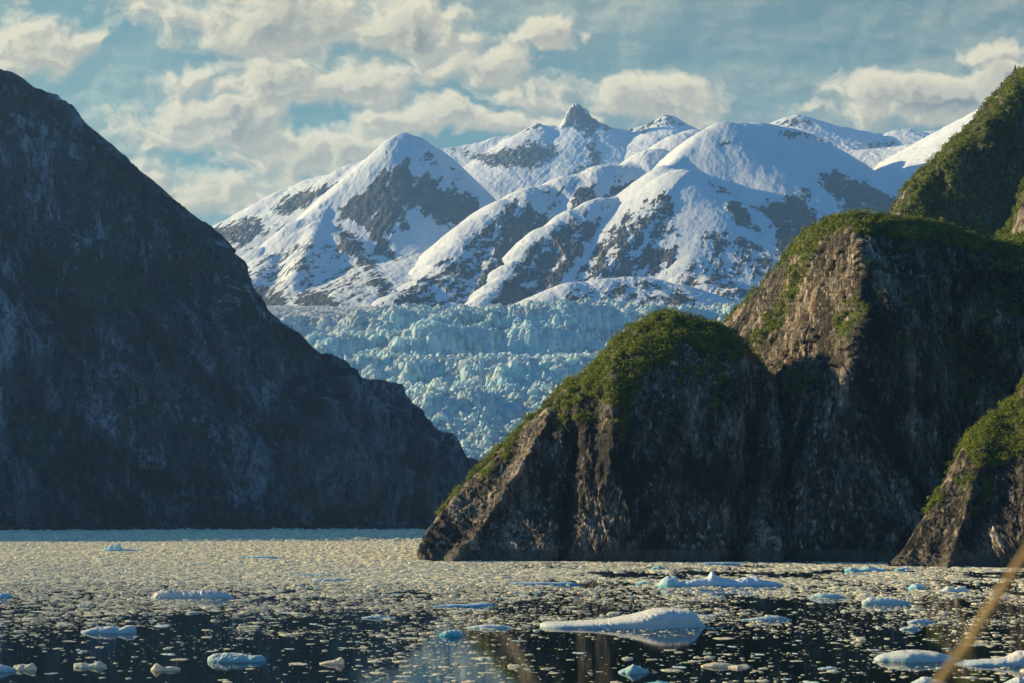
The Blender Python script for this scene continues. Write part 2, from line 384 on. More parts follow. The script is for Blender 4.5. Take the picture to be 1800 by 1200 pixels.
mountain('steep brown spur streaked with snow beside the central dome', [
  R([(1150,335,8700),(1110,343,8600),(1060,352,8400),(1010,370,8200),(970,396,8000),(940,426,7800),(905,460,7550),(880,492,7300),(855,520,7000),(830,548,6800)], s=1.05, r=130),
  R([(1040,360,8300),(1015,420,7800),(985,480,7400),(950,540,7000)], s=.9, r=70)],
  800, 1180, 6250, 9100, 8, seed=51, k=25, strong=[
  ([(960,408),(1000,385),(1020,388),(1060,378),(1060,410),(1035,435),(1000,480),(975,515),(945,545),(850,545),(880,500),(915,455)], .22)],
  speck=[([(940,430),(1000,375),(1100,345),(1060,380)], -.28)], post=None)
# central dome
mountain('great smooth snow dome with rocky flanks', [
  R([(1262,226,9200),(1275,218,9250),(1300,217,9300),(1330,219,9350),(1380,227,9400),(1430,250,9300),(1480,284,9150),(1530,312,8950),(1590,345,8750),(1700,420,8500)], s=.85, r=150),
  R([(1270,222,9230),(1240,240,9100),(1205,268,8900),(1170,297,8600),(1155,312,8500),(1130,338,8400),(1100,368,8250),(1070,398,8050),(1030,434,7850),(992,478,7550),(965,525,7200)], s=1.05, r=60),
  R([(1170,297,8600),(1195,301,8450),(1220,318,8300),(1235,350,8100),(1235,400,7800),(1220,450,7500),(1215,480,7300),(1250,490,7150),(1290,508,6950),(1330,545,6750)], s=.8, r=110),
  R([(1215,312,8350),(1270,345,8250),(1330,400,8000),(1370,450,7700),(1400,500,7400)], s=.7, r=110),
  R([(1330,219,9350),(1350,290,8900),(1390,350,8500),(1430,410,8150),(1450,470,7800)], s=.65, r=160),
  R([(1110,375,8200),(1100,430,7850),(1085,490,7450)], s=.9, r=60)],
  930, 1720, 6250, 9900, 8, seed=61, k=28, namp=7, gul=5., strong=[
  ([(1150,362),(1172,348),(1192,360),(1190,392),(1165,430),(1170,468),(1158,492),(1060,492),(975,520),(1000,482),(1040,432),(1075,400),(1100,385)], .12),
  [(1278,350),(1300,355),(1322,375),(1338,410),(1318,405),(1285,395),(1275,375)],
  [(1240,318),(1265,330),(1300,348),(1290,352),(1255,335)],
  [(1322,362),(1370,350),(1395,340),(1420,346),(1432,385),(1430,430),(1400,470),(1372,470),(1362,410),(1345,385)],
  [(1440,308),(1465,298),(1520,318),(1582,352),(1590,420),(1500,420),(1478,360),(1440,330)],
  [(1425,235),(1365,228),(1370,236),(1400,245)], [(1265,255),(1285,246),(1282,256)]],
  speck=[([(1250,400),(1345,430),(1375,480),(1320,548),(1240,520),(1180,500),(1220,450)], -.12), ([(1060,400),(1170,330),(1200,380),(1190,470),(1150,500)], -.15),
         ([(1420,330),(1450,400),(1380,440),(1400,340)], -.05), ([(1330,240),(1480,280),(1520,340),(1380,320)], -.52)])
mountain('low snow hump dotted with dark rock at the glacier edge', [
  R([(930,556,6600),(955,535,6650),(980,516,6700),(1020,500,6800),(1070,491,6880),(1130,489,6900),(1180,500,6850),(1220,522,6750),(1262,556,6600)], s=.55, r=140)],
  900, 1300, 6000, 7300, 6, seed=71, strong=[([(1180,505),(1215,520),(1255,550),(1200,552),(1150,540)], .1)],
  speck=[([(960,540),(1000,510),(1130,495),(1200,510),(1250,550)], -.16)])
# snowfields on the right
mountain('far pale snowfield under a small rocky crest', [
  R([(1250,240,12500),(1340,227,12500),(1365,222,12500),(1385,211,12500),(1400,207,12500),(1420,211,12500),(1445,221,12500),(1500,230,12500),(1550,237,12500),(1580,228,12500),(1592,226,12500),(1612,232,12500),(1680,228,12500),(1760,225,12500),(1900,215,12500)], s=.5, r=40),
  R([(1400,207,12500),(1420,260,11800)], s=.4, r=100)],
  1250, 1860, 10300, 13000, 14, seed=81, namp=8, strong=[
  [(1392,236),(1420,234),(1455,246),(1462,256),(1430,264),(1405,250)], [(1520,252),(1570,246),(1582,252),(1540,262)],
  [(1362,224),(1385,209),(1402,205),(1440,220),(1405,221)], [(1578,230),(1592,225),(1606,232)]])
mountain('smooth windblown snow slope climbing behind the green cliff', [
  R([(1380,300,10700),(1470,268,10600),(1560,266,10500),(1620,256,10400),(1680,236,10300),(1720,210,10200),(1760,188,10200),(1850,140,10200),(2000,80,10200)], s=.6, r=200),
  R([(1600,262,10400),(1620,330,9700),(1600,420,9000)], s=.5, r=200)],
  1380, 1980, 8600, 11200, 14, seed=91, namp=14)

# ------------------------------------------------------------------ glacier
def glacier():
    px = np.arange(380, 1420, 1.1)
    d = np.concatenate([np.arange(3350, 5700, 4.0), np.arange(5700, 6600, 9.), np.arange(6600, 9800, 40.)])
    PX, D = np.meshgrid(px, d, indexing='ij'); X = (PX-900)/F*D; Y = D
    wob = 300*fbm2(X/520, Y/700, 3, .55, 5)+90*fbm2(X/110, Y/150, 3, .5, 8)+.10*(X+50)
    Z = np.interp(Y+wob*sstep(6400-Y, 0, 900), GD, GZ)
    GS = np.convolve(np.pad(np.interp(np.arange(3000, 14000, 20.), GD, GZ), 30, mode='edge'), np.ones(61)/61, 'valid')
    Zs = np.interp(Y, np.arange(3000, 14000, 20.), GS); lf = np.clip(.72+.6*fbm2(X/260, Y/330, 3, .5, 27), .3, 1)
    lf = lf+(1-lf)*sstep(Y, 5300, 5450); Z = Zs+(Z-Zs)*lf
    slope = np.interp(Y+wob, GD[:-1], np.diff(GZ)/np.diff(GD))
    low = sstep(Y, 4500, 3900)
    f1, f2, cid = voro2(X/46+.6*fbm2(X/60, Y/60, 2, seed=3), Y/60+.6*fbm2(X/50, Y/50, 2, seed=4), 3)
    g1, g2, cid2 = voro2(X/17, Y/22+.4*fbm2(X/20, Y/20, 2, seed=6), 9)
    blk = (cid-.5)*20*(1-.5*low)+12*sstep(f2-f1, 0, .4)
    small = (cid2-.5)*4.5+2.5*sstep(g2-g1, 0, .3)
    rid = 26*fbm2(X/70+.5*fbm2(X/40, Y/40, 3, seed=2), Y/40, 6, .58, 12, ridge=True)-8
    rid = rid+13*fbm2(X/120+.7*fbm2(X/60, Y/60, 2, seed=22), Y/20, 4, .55, 24, ridge=True)-5
    flat = sstep(Y, 5550, 5900); lw = sstep(PX, 720, 560)*sstep(Y, 5150, 5500)
    amp = np.clip(1-flat*.86-lw*.55, .1, 1)
    rough = blk*(1-.5*low)+small*(.8+.7*low)+rid
    Z2 = Z+rough*amp+16*flat*fbm2(X/90, Y/30, 5, .62, 15, ridge=True)+5*lw*fbm2(X/60, Y/18, 4, .6, 19, ridge=True)
    Z2 = Z2-sstep(np.abs(PX-860), 420, 620)*30
    # ice that stands free is whiter, walls and pits show deep blue ice
    hz = rough
    steep = np.abs(np.gradient(Z2, axis=1)/np.gradient(Y, axis=1))
    blue = np.clip(.22+.5*sstep(steep, .5, 2.6)+.5*fbm2(X/150, Y/200, 4, .55, 18)-.012*hz, 0, 1)*(1-flat)
    dirt = np.clip(sstep(hz, 8, 34)*sstep(slope, .42, .12)+1.2*sstep(fbm2(X/230, Y/60, 4, .5, 21), .05, .4), 0, 1)*(1-low*.7)*(.85-.45*flat)
    white = np.clip(flat*.9+lw*.85+.30*low, 0, 1)
    V = np.stack([X, Y, Z2], -1)
    o = mesh_obj('glacier', V, [grid_faces(len(px), len(d))], M_ICE, {'dirt': dirt.ravel(), 'blue': blue.ravel(), 'white': white.ravel()})
    tag(o, 'broken pale blue glacier icefall filling the valley between dark slopes', None, None, 'structure')
glacier()

# ------------------------------------------------------------------ cliffs and fjord walls
SHRUB = []   # places where shrubs grow: points, normals, weight
def cliff(name, label, outline, wl, run, mat, shape=(.35, 2.2), offs=None, disp=(6, 2.5, .9), nscale=1.0, back=120., pxs=1.25, rows=420, seed=1, veg=(), vegspeck=(), rust=(), patch=(), vegtop=1.0, tilt=.0, shrubs=True, vsc=1.0, topfade=.6, led=0.):
    ox = [p[0] for p in outline]; oy = [p[1] for p in outline]
    px = np.arange(ox[0], ox[-1], pxs); T = np.interp(px, ox, oy)
    T = np.convolve(np.pad(T, 3, mode='edge'), np.ones(7)/7, 'valid')
    wlv = np.interp(px, [p[0] for p in wl], [p[1] for p in wl]); y0 = F*CH/(wlv-HY)
    Rn = np.interp(px, [p[0] for p in run], [p[1] for p in run])
    H = CH+(HY-T)/F*(y0+Rn); H = np.maximum(H, 1.0); Rn = Rn*np.clip(H/ (H.max()*.35), .25, 1)
    H = np.maximum(CH+(HY-T)/F*(y0+Rn), 1.0)
    s = np.linspace(-.03, 1, rows); a, mp = shape; sc = np.clip(s, 0, 1)
    gs = a*sc+(1-a)*(1-(1-sc**mp)**.5)
    nb = 50; tb = np.linspace(0, 1, nb+1)[1:]
    Yf = y0[:, None]+Rn[:, None]*gs[None]; Zf = H[:, None]*s[None]
    Yb = (y0+Rn)[:, None]+back*tb[None]**1.3; Zb = H[:, None]*(1-.95*tb[None]**2.0)-2*tb[None]
    Y = np.concatenate([Yf, Yb], 1); Z = np.concatenate([Zf, Zb], 1); S = np.concatenate([s, 1+tb])[None]+0*Y
    PXg = px[:, None]+0*Y
    if offs is not None:
        PYg = HY-(Z-CH)/Y*F
        dY = offs(PXg, PYg, S)
        Znew = CH+(Z-CH)*(Y+dY)/Y    # keep the height as seen while moving the rock in depth
        Z = np.where(Z > CH, Znew, Z); Y = Y+dY
    X = (PXg-900)/F*Y
    Pn = np.stack([X, Y, Z], -1)
    du = np.gradient(Pn, axis=0); dv = np.gradient(Pn, axis=1); N = np.cross(du, dv)
    N /= np.linalg.norm(N, axis=-1, keepdims=True)+1e-9
    if N[:, :rows//2, 1].mean() > 0: N = -N
    k = nscale; xs = X+tilt*Z
    fade = sstep(Z, -2, 3)*.85+.15
    n1 = fbm3(xs/(38*k), Y/(38*k), Z/(110*k), 3, .5, seed, ridge=True)
    n2 = fbm3(xs/(11*k), Y/(11*k), Z/(40*k), 4, .55, seed+10, ridge=True)
    n3 = fbm3(xs/(3.2*k), Y/(3.2*k), Z/(8*k), 4, .6, seed+20)
    n4 = fbm3(X/(16*k), Y/(16*k), Z/(9*k), 3, .55, seed+40)
    dsp = disp[0]*(n1-.35)+disp[1]*(n2-.3)+disp[2]*n3+disp[1]*.4*n4
    ja = xs+.55*Y+2*k*n3; v1 = voro2(ja/(8*k), Z/(46*k)+.15*ja/(8*k), seed+3); v2 = voro2(ja/(2.6*k), Z/(16*k), seed+4)
    joint = (v1[2]-.5)*1.0+.5*(v2[2]-.5)-.5*(1-sstep(v1[1]-v1[0], 0, .12))
    dsp = dsp+disp[1]*.6*joint
    if led: dsp = dsp+led*(fbm3((X-.5*Z)/420, Y/300, (Z+.85*X)/130, 4, .5, seed+33, ridge=True)-.4)
    dsp = dsp*fade*(1-topfade*sstep(S, .86, 1.0))
    Pn = Pn+N*dsp[..., None]
    X, Y, Z = Pn[..., 0], Pn[..., 1], Pn[..., 2]
    PX2 = 900+X/Y*F; PY2 = HY-(Z-CH)/Y*F
    du = np.gradient(Pn, axis=0); dv = np.gradient(Pn, axis=1); N2 = np.cross(du, dv)
    N2 /= np.linalg.norm(N2, axis=-1, keepdims=True)+1e-9
    if N2[:, :rows//2, 1].mean() > 0: N2 = -N2
    jx = PX2+9*fbm2(PX2/22, PY2/22, 3, seed=seed+5); jy = PY2+9*fbm2(PX2/25, PY2/25, 3, seed=seed+6)
    def field(polys, soft=10):
        b = np.full(X.shape, -.8)
        for pl, v in polys: b = np.maximum(b, -.8+(v+.8)*sstep(polysd(jx, jy, pl), -soft, soft))
        return b
    # plants hold on ledges and flatter ground inside the green areas
    vg = field(list(veg)+list(vegspeck), 14)+.55*(N2[..., 2]-.35)+.6*fbm3(X/(9*k), Y/(9*k), Z/(9*k), 3, .6, seed+70)
    vg = vg+vegtop*sstep(S, .94, 1.0)*sstep(Z, 14, 30)
    vg = np.where(Z < 9*vsc, -1, vg)
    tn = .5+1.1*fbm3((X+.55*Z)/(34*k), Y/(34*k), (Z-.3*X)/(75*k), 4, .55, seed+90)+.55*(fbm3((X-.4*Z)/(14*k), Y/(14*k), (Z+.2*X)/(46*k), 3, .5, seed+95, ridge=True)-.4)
    if led: tn = tn+.9*(fbm3((X-.5*Z)/420, Y/300, (Z+.85*X)/130, 4, .5, seed+33, ridge=True)-.45)  # ledges painted lighter, hollows darker: shading put into the rock colour
    ru = sstep(field([(p, 1.) for p in rust], 12), -.3, .9); pa = sstep(field([(p, 1.) for p in patch], 2), 0, .2) if patch else np.zeros(X.shape)
    if mat is M_LEFT: band = None
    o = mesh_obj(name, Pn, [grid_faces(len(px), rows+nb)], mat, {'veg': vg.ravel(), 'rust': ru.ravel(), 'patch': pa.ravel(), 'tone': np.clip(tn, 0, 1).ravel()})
    tag(o, label, None, None, 'structure')
    if shrubs:
        m = (vg > .02) & (S < 1.35) & (PX2 > -20) & (PX2 < 1840)
        SHRUB.append((Pn[m], N2[m], vg[m]))
    return o

# left fjord wall
OL = [(-420,-170),(-250,-60),(-120,40),(-40,116),(0,134),(22,139),(40,150),(50,161),(80,174),(108,187),(118,200),(145,222),(165,238),(200,265),(240,302),(280,335),(300,352),(312,366),(345,388),(370,420),(385,447),(404,452),(410,468),(425,497),(445,530),(460,551),(490,572),(520,586),(550,612),(590,640),(640,668),(678,680),(700,700),(730,730),(757,750),(780,775),(800,800),(820,818),(833,831),(860,865),(900,915),(925,926)]
def offL(px, py, s):
    r = 90*np.exp(-((px-(430+.55*(py-500)))/70)**2)*sstep(py, 930, 800)*-1     # a buttress slanting down to the right
    r += 80*np.exp(-((px-(150+.4*(py-500)))/90)**2)*-1*sstep(py, 930, 750)
    r += 60*np.exp(-((px-(610+.3*(py-750)))/50)**2)*-1*sstep(py, 930, 850)
    return r
cliff('mountain', 'dark shadowed fjord wall falling from the skyline to blue shaded ice', OL,
      [(-420,933),(0,932.5),(300,931.3),(740,929.5),(925,928)], [(-420,900),(0,760),(300,620),(600,420),(800,260),(925,120)], M_LEFT,
      shape=(.55,2.4), offs=offL, disp=(60,24,9), nscale=4.2, led=45., topfade=.9, back=900, pxs=2.0, rows=520, seed=100, tilt=.25, vsc=1.5, shrubs=False, vegtop=.5,
      rust=[[(500,760),(640,700),(740,760),(820,830),(800,920),(560,920),(480,840)],[(230,600),(330,640),(300,760),(220,700)]],
      veg=[([(90,420),(200,440),(260,480),(230,520),(150,500),(60,520),(30,480)], .15),([(140,470),(200,430),(260,500),(280,540),(200,560),(130,540)], .25),([(210,350),(330,400),(420,480),(470,560),(560,640),(520,650),(420,560),(330,540),(260,460),(190,400)], .15),
           ([(200,640),(330,700),(440,760),(380,830),(250,800),(160,700)], .0),([(0,60),(60,140),(200,270),(320,380),(400,470),(380,470),(280,400),(100,240),(0,200)], .1),([(40,720),(120,760),(110,860),(20,820)], -.05)])

# big right cliff
OB = [(1255,600),(1275,572),(1300,545),(1330,512),(1350,490),(1375,468),(1395,435),(1410,418),(1432,402),(1460,388),(1480,384),(1500,382),(1530,385),(1560,388),(1600,392),(1640,396),(1665,404),(1700,416),(1740,430),(1790,432),(1830,420),(1950,380),(2100,330)]
def offB(px, py, s):
    rib = np.interp(py, [380,450,560,700,820,990], [1500,1515,1520,1480,1442,1420])+16*fbm2(py/45., px*0+3.3, 4, .6, 77)      # the edge between lit flank and shaded face
    t = sstep(py, 975, 780)*.9+.1
    left = np.clip(rib-px, 0, 260)*.62*t
    right = np.clip(px-rib, 0, 500)*.16*t
    gully = 38*np.exp(-((px-1308)/22)**2)*sstep(py, 560, 660)
    ribs = -10*np.exp(-((px-(1410-.15*(py-600)))/14)**2)*sstep(py, 520, 600)
    cove = 22*np.exp(-((px-1680)/60)**2)*sstep(py, 430, 600)
    return left+right+gully+ribs+cove
cliff('cliff', 'tall sunlit and shaded rock cliff capped with green scrub', OB,
      [(1255,983),(1400,986),(1570,989),(2100,996)], [(1255,70),(1350,75),(1450,70),(1600,75),(1800,110),(2100,140)], M_RIGHT,
      shape=(.32,3.4), offs=offB, disp=(5,4.4,2.0), nscale=1.0, back=230, rows=540, seed=200, tilt=.22, vegtop=1.1,
      veg=[([(1395,440),(1430,405),(1480,385),(1500,400),(1450,430),(1420,490),(1390,560),(1350,600),(1320,640),(1305,600),(1340,560),(1370,510)], .35),
           ([(1480,380),(1700,410),(1800,430),(1800,470),(1740,450),(1640,430),(1560,425),(1500,410)], .45),
           ([(1370,650),(1400,640),(1440,655),(1470,640),(1465,660),(1420,680),(1400,710),(1375,670)], .3),
           ([(1470,520),(1510,510),(1540,540),(1510,570),(1470,620),(1460,570)], .25),
           ([(1640,440),(1800,450),(1800,700),(1700,720),(1620,620),(1600,520)], -.02),([(1500,420),(1640,430),(1640,600),(1560,640),(1530,540)], -.12)],
      rust=[[(1462,430),(1475,420),(1468,470),(1460,490)],[(1560,560),(1575,560),(1580,640),(1570,640)],[(1535,712),(1545,715),(1545,745),(1536,740)],[(1430,520),(1440,530),(1390,620),(1375,640),(1385,600)],[(1555,445),(1570,445),(1572,475),(1558,475)]],
      patch=[[(1288,850),(1300,835),(1312,838),(1306,852),(1292,860)],[(1317,718),(1324,716),(1325,730),(1319,735)]])
# dome in front of it
OD = [(736,988),(738,975),(745,950),(760,925),(785,890),(815,855),(840,827),(870,795),(885,782),(900,768),(912,755),(930,735),(960,716),(985,690),(1000,672),(1030,655),(1050,638),(1070,612),(1090,592),(1120,572),(1150,559),(1165,553),(1185,553),(1200,562),(1230,566),(1260,573),(1282,586),(1305,602),(1325,626),(1350,657),(1365,684),(1372,720),(1376,800),(1378,988)]
def offD(px, py, s):
    r = np.interp(px, [736,900,1060,1120,1300,1378], [34,20,6,0,8,40])*sstep(py, 1000, 880)
    r += -8*np.exp(-((px-np.interp(py, [640,800,985], [1080,1075,1060]))/14)**2)*sstep(py, 900, 780)
    r += -9*np.exp(-((px-np.interp(py, [740,880,985], [960,880,800]))/12)**2)
    r += 16*np.exp(-((px-np.interp(py, [800,985], [1010,985]))/12)**2)*sstep(py, 700, 850)
    r += 26*np.exp(-((px-np.interp(py, [700,985], [1330,1292]))/20)**2)
    return r
cliff('cliff', 'domed headland with a scrub covered crown and dark face above the water', OD,
      [(736,985.5),(1000,986),(1378,988)], [(736,30),(900,60),(1150,85),(1300,70),(1378,30)], M_RIGHT,
      shape=(.30,3.0), offs=offD, disp=(3.5,3.2,1.6), nscale=1.0, back=110, rows=460, seed=300, tilt=.12, vegtop=1.0,
      veg=[([(960,730),(1000,672),(1050,640),(1090,592),(1150,560),(1200,560),(1280,585),(1320,625),(1300,640),(1200,610),(1160,640),(1120,690),(1085,720),(1040,700),(1000,720)], .38),
           ([(880,800),(900,768),(912,760),(905,800),(890,815)], .4),([(840,830),(870,800),(880,830),(850,850)], .1),
           ([(1080,700),(1110,660),(1150,640),(1120,720),(1095,790),(1080,800)], .1),([(1150,600),(1300,600),(1340,700),(1250,760),(1160,720)], -.12),
           ([(738,985),(740,955),(750,955),(748,985)], .2),([(940,740),(1060,710),(1080,740),(960,760)], .05)],
      rust=[[(1075,640),(1085,650),(1070,700),(1065,680)]])
# upper right mountain behind
OU = [(1500,470),(1540,430),(1560,392),(1575,366),(1590,337),(1612,309),(1640,294),(1655,280),(1665,262),(1690,240),(1718,214),(1728,190),(1745,172),(1762,158),(1785,137),(1800,130),(1850,85),(1920,30),(2050,-70),(2200,-180)]
def offU(px, py, s):
    rib = np.interp(py, [60,130,214,262,309,366,430,500], [1875,1812,1738,1690,1632,1592,1575,1570])
    return np.clip(rib-px, 0, 200)*1.5+np.clip(px-rib, 0, 400)*.5
cliff('mountain', 'steep green mountain flank with sunlit shrubby edge against the clouds', OU,
      [(1500,955),(1800,958),(2200,962)], [(1500,190),(1800,260),(2200,300)], M_RIGHT, shape=(.6,2.4), offs=offU, disp=(14,8,3), nscale=1.7, back=350, rows=460, seed=400, tilt=.2, vegtop=1.0,
      veg=[([(1500,500),(1560,385),(1620,300),(1720,210),(1800,125),(1900,0),(2200,-200),(2200,600),(1500,600)], .35),([(1560,395),(1620,305),(1665,262),(1720,214),(1800,125),(1860,60),(1860,110),(1800,180),(1740,230),(1690,290),(1620,350),(1580,400)], .5)])
# lit knob at the frame edge between cliff and mountain
OK = [(1690,470),(1720,455),(1742,432),(1748,418),(1765,410),(1778,395),(1785,375),(1790,350),(1800,325),(1830,290),(1900,250),(2000,220)]
cliff('rocky_hill', 'small sunlit green knoll perched at the cliff shoulder', OK,
      [(1690,982),(2000,985)], [(1690,150),(2000,190)], M_RIGHT, shape=(.9,2.4), disp=(3,2.4,1.2), nscale=.8, back=60, rows=360, seed=500, vegtop=1.2,
      veg=[([(1690,480),(1745,420),(1800,400),(1900,380),(1900,520),(1700,500)], .35),([(1780,400),(1790,340),(1800,330),(1800,400)], -.1)])
# nearest outcrop
OO = [(1566,998),(1575,985),(1590,962),(1610,932),(1632,900),(1642,885),(1660,850),(1672,820),(1682,808),(1698,772),(1730,742),(1745,730),(1762,714),(1790,702),(1796,680),(1808,660),(1860,560),(1950,450),(2100,330)]
def offO(px, py, s):
    r = np.interp(px, [1566,1700,1800,2100], [22,0,-8,0])*sstep(py, 1005, 940)
    r += -6*np.exp(-((px-np.interp(py, [780,995], [1735,1665]))/12)**2)
    return r
cliff('rocky_hill', 'craggy outcrop at the water edge with gold green brush on its crest', OO,
      [(1566,995),(1800,997),(2100,1000)], [(1566,25),(1700,45),(1900,70),(2100,90)], M_RIGHT, shape=(.55,2.8), offs=offO, disp=(2.6,2.3,1.1), nscale=.8, back=90, rows=420, pxs=1.1, seed=600, tilt=.35, vegtop=1.0,
      veg=[([(1690,780),(1730,740),(1800,690),(1900,560),(1900,820),(1800,800),(1740,830),(1700,810)], .3),([(1635,900),(1650,860),(1668,860),(1660,890)], .3),([(1670,830),(1760,830),(1740,900),(1690,930)], -.02)],
      rust=[[(1728,800),(1745,800),(1735,880),(1725,880)]])

# fjord wall beyond the frame whose shadow lies on the far ice
def far_wall():
    x = np.arange(-7000, -1350, 40.); y = np.arange(1300, 4600, 40.)
    X, Y = np.meshgrid(x, y, indexing='ij')
    rx = np.array([-7000,-5200,-3700,-2600,-1900,-1300]); ry = np.array([2500,2550,2650,2850,3000,3100]); rz = np.array([1240,1260,1260,1220,1100,990])
    H = np.interp(X, rx, rz)-1.25*np.abs(Y-np.interp(X, rx, ry))+60*fbm2(X/500, Y/500, 4, .5, 44)-40
    o = mesh_obj('mountain', np.stack([X, Y, np.maximum(H, -20)], -1), [grid_faces(len(x), len(y))], M_LEFT, {'veg': 0*H.ravel()-1, 'rust': 0*H.ravel(), 'patch': 0*H.ravel(), 'tone': 0*H.ravel()+.5})
    tag(o, 'fjord wall continuing beyond the dark slope', None, None, 'structure')
far_wall()

# ------------------------------------------------------------------ shrubs on the cliffs
def shrubs():
    m, t = material('shrub_leaves')
    hue = t.attr('hue')
    c = t.mix(hue, (.040,.075,.012), (.34,.36,.05))
    c = t.mix(t.ramp(hue, .88, 1.0), c, (.24,.15,.025))
    t.put(t.b.inputs['Base Color'], c); t.put(t.b.inputs['Roughness'], .6); t.b.inputs['Specular IOR Level'].default_value = .15
    tr = t.node('ShaderNodeBsdfTranslucent'); t.l.new(c, tr.inputs[0]); ms = t.node('ShaderNodeMixShader'); ms.inputs[0].default_value = .38
    out = m.node_tree.nodes['Material Output']; t.l.new(t.b.outputs[0], ms.inputs[1]); t.l.new(tr.outputs[0], ms.inputs[2]); t.l.new(ms.outputs[0], out.inputs[0])
    Ps = np.concatenate([s[0] for s in SHRUB]); Ns = np.concatenate([s[1] for s in SHRUB]); Ws = np.concatenate([s[2] for s in SHRUB])
    # weight by area each grid point stands for
    wgt = sstep(Ws, .0, .35)*sstep(fbm3(Ps[:,0]/11, Ps[:,1]/11, Ps[:,2]/11, 3, .6, 44), -.28, .12)*(Ps[:, 1]/800)**1.0
    wgt /= wgt.sum(); n = 26000
    idx = rng.choice(len(Ps), n, p=wgt)
    C = Ps[idx]; N = Ns[idx]; Rr = rng.gamma(3.2, .42, n).clip(.5, 3.6)*(C[:, 1]/800)**.5
    nl = 36; tot = n*nl
    dirv = rng.normal(size=(tot, 3)); dirv /= np.linalg.norm(dirv, axis=1, keepdims=True)
    rad = rng.random(tot)**.45
    Rl = np.repeat(Rr, nl)
    off = dirv*rad[:, None]*Rl[:, None]*np.array([1.0,1.0,.8])
    ctr = np.repeat(C+N*(Rr*.35)[:, None]+np.array([0,0,.25])*Rr[:, None], nl, 0)+off
    a = rng.normal(size=(tot, 3)); a /= np.linalg.norm(a, axis=1, keepdims=True)
    nn = dirv+.5*rng.normal(size=(tot, 3)); b = np.cross(a, nn); b /= np.linalg.norm(b, axis=1, keepdims=True)+1e-9
    sz = (.13+.16*rng.random(tot))*np.sqrt(Rl)*(np.repeat(C[:, 1], nl)/800)**.6
    a *= sz[:, None]*1.5; b *= sz[:, None]*.8
    V = np.stack([ctr-a, ctr-b, ctr+a, ctr+b], 1).reshape(-1, 3)
    fc = np.arange(tot*4).reshape(-1, 4)
    hue = np.repeat(np.clip(rng.normal(.42, .2, n)+.25*fbm3(C[:,0]/25, C[:,1]/25, C[:,2]/25, 2, .5, 3)+(rng.random(n) > .985)*.5, 0, 1), nl*4)
    hue = np.clip(hue+np.repeat(rng.normal(0, .08, tot), 4), 0, 1)
    o = mesh_obj('shrub_cover', V, [fc], m, {'hue': hue}, smooth=False)
    tag(o, 'green scrub clinging to the cliff tops and ledges', None, None, 'stuff')
shrubs()

# a few small conifers that stand out on the skyline
def conifers():
    mb, t = material('conifer_bark'); t.put(t.b.inputs['Base Color'], t.mix(t.noise(t.P, 3., 4), (.04,.03,.02), (.10,.08,.06)))
    ml, t = material('conifer_needles'); t.put(t.b.inputs['Base Color'], t.mix(t.noise(t.P, 1., 4), (.015,.03,.012), (.05,.07,.02)))
    for px, py, hgt, lab in ((1781,133,8.5,'lone small conifer on the skyline of the green mountain'), (1757,160,5.5,'tiny conifer lower on the green skyline slope'), (1557,383,4.2,'small dark conifer where the cliff top meets the green flank')):
        y0_ = 1500. if px != 1557 else 850.
        best = None
        for s_ in SHRUB:
            q_ = 900+s_[0][:, 0]/s_[0][:, 1]*F; m_ = np.abs(q_-px) < 4
            if m_.any() and abs(s_[0][m_][:, 1].mean()-y0_) < 420:
                c_ = s_[0][m_]; e_ = c_[np.argmax((c_[:, 2]-CH)/c_[:, 1])]
                best = e_ if best is None or abs(e_[1]-y0_) < abs(best[1]-y0_) else best
        if best is None: continue
        r = bpy.data.objects.new('conifer_tree', None); col.objects.link(r); r.location = best-np.array([0,0,.6])
        tag(r, lab, 'tree')
        a = np.linspace(0, 2*np.pi, 9)[:-1]
        V = np.concatenate([np.stack([.16*hgt*.12*k*np.cos(a), .16*hgt*.12*k*np.sin(a), 0*a+z*hgt], -1) for k, z in ((8,0),(5,.5),(1,1))])
        fs = [np.array([[i, (i+1) % 8, 8+(i+1) % 8, 8+i] for i in range(8)]+[[8+i, 8+(i+1) % 8, 16+(i+1) % 8, 16+i] for i in range(8)])]
        mesh_obj('trunk', V*np.array([.35,.35,1]), fs, mb, parent=r)
        k = 900; zz = rng.random(k); an = rng.random(k)*2*np.pi; rr = (1-zz)*.24*hgt*(.55+.45*((zz*9) % 1))*rng.random(k)**.5
        c = np.stack([rr*np.cos(an), rr*np.sin(an), hgt*(.12+.9*zz)-.25*rr], -1)
        u = np.stack([np.cos(an), np.sin(an), -.3+0*an], -1)*.045*hgt; v_ = np.cross(u, rng.normal(size=(k, 3))); v_ /= np.linalg.norm(v_, axis=1, keepdims=True)/(.022*hgt)
        mesh_obj('crown', np.stack([c-u, c-v_, c+u, c+v_], 1).reshape(-1, 3), [np.arange(k*4).reshape(-1, 4)], ml, parent=r, smooth=False)
conifers()

# ------------------------------------------------------------------ water
def water():
    m, t = material('fjord_water')
    t.put(t.b.inputs['Base Color'], (.004,.010,.011)); t.put(t.b.inputs['Roughness'], .035); t.b.inputs['IOR'].default_value = 1.33
    t.b.inputs['Specular IOR Level'].default_value = .5
    v1 = t.v('MULTIPLY', t.P, (.05, .5, 1)); n1 = t.noise(v1, 1., 4, .5); n2 = t.noise(t.v('MULTIPLY', t.P, (.6, 1.6, 1)), 1., 3, .5)
    patchy = t.ramp(t.noise(t.v('MULTIPLY', t.P, (.012,.03,1)), 1., 3), .5, .68, .35, 1.)
    bump(t, t.m('MULTIPLY', t.m('ADD', n1, t.m('MULTIPLY', n2, .3)), patchy), .035, .5)
    V = [(-30000,-3000,0),(30000,-3000,0),(30000,40000,0),(-30000,40000,0)]
    o = mesh_obj('water', V, [np.array([[0,1,2,3]])], m); tag(o, 'dark still fjord water', None, None, 'structure')
water()

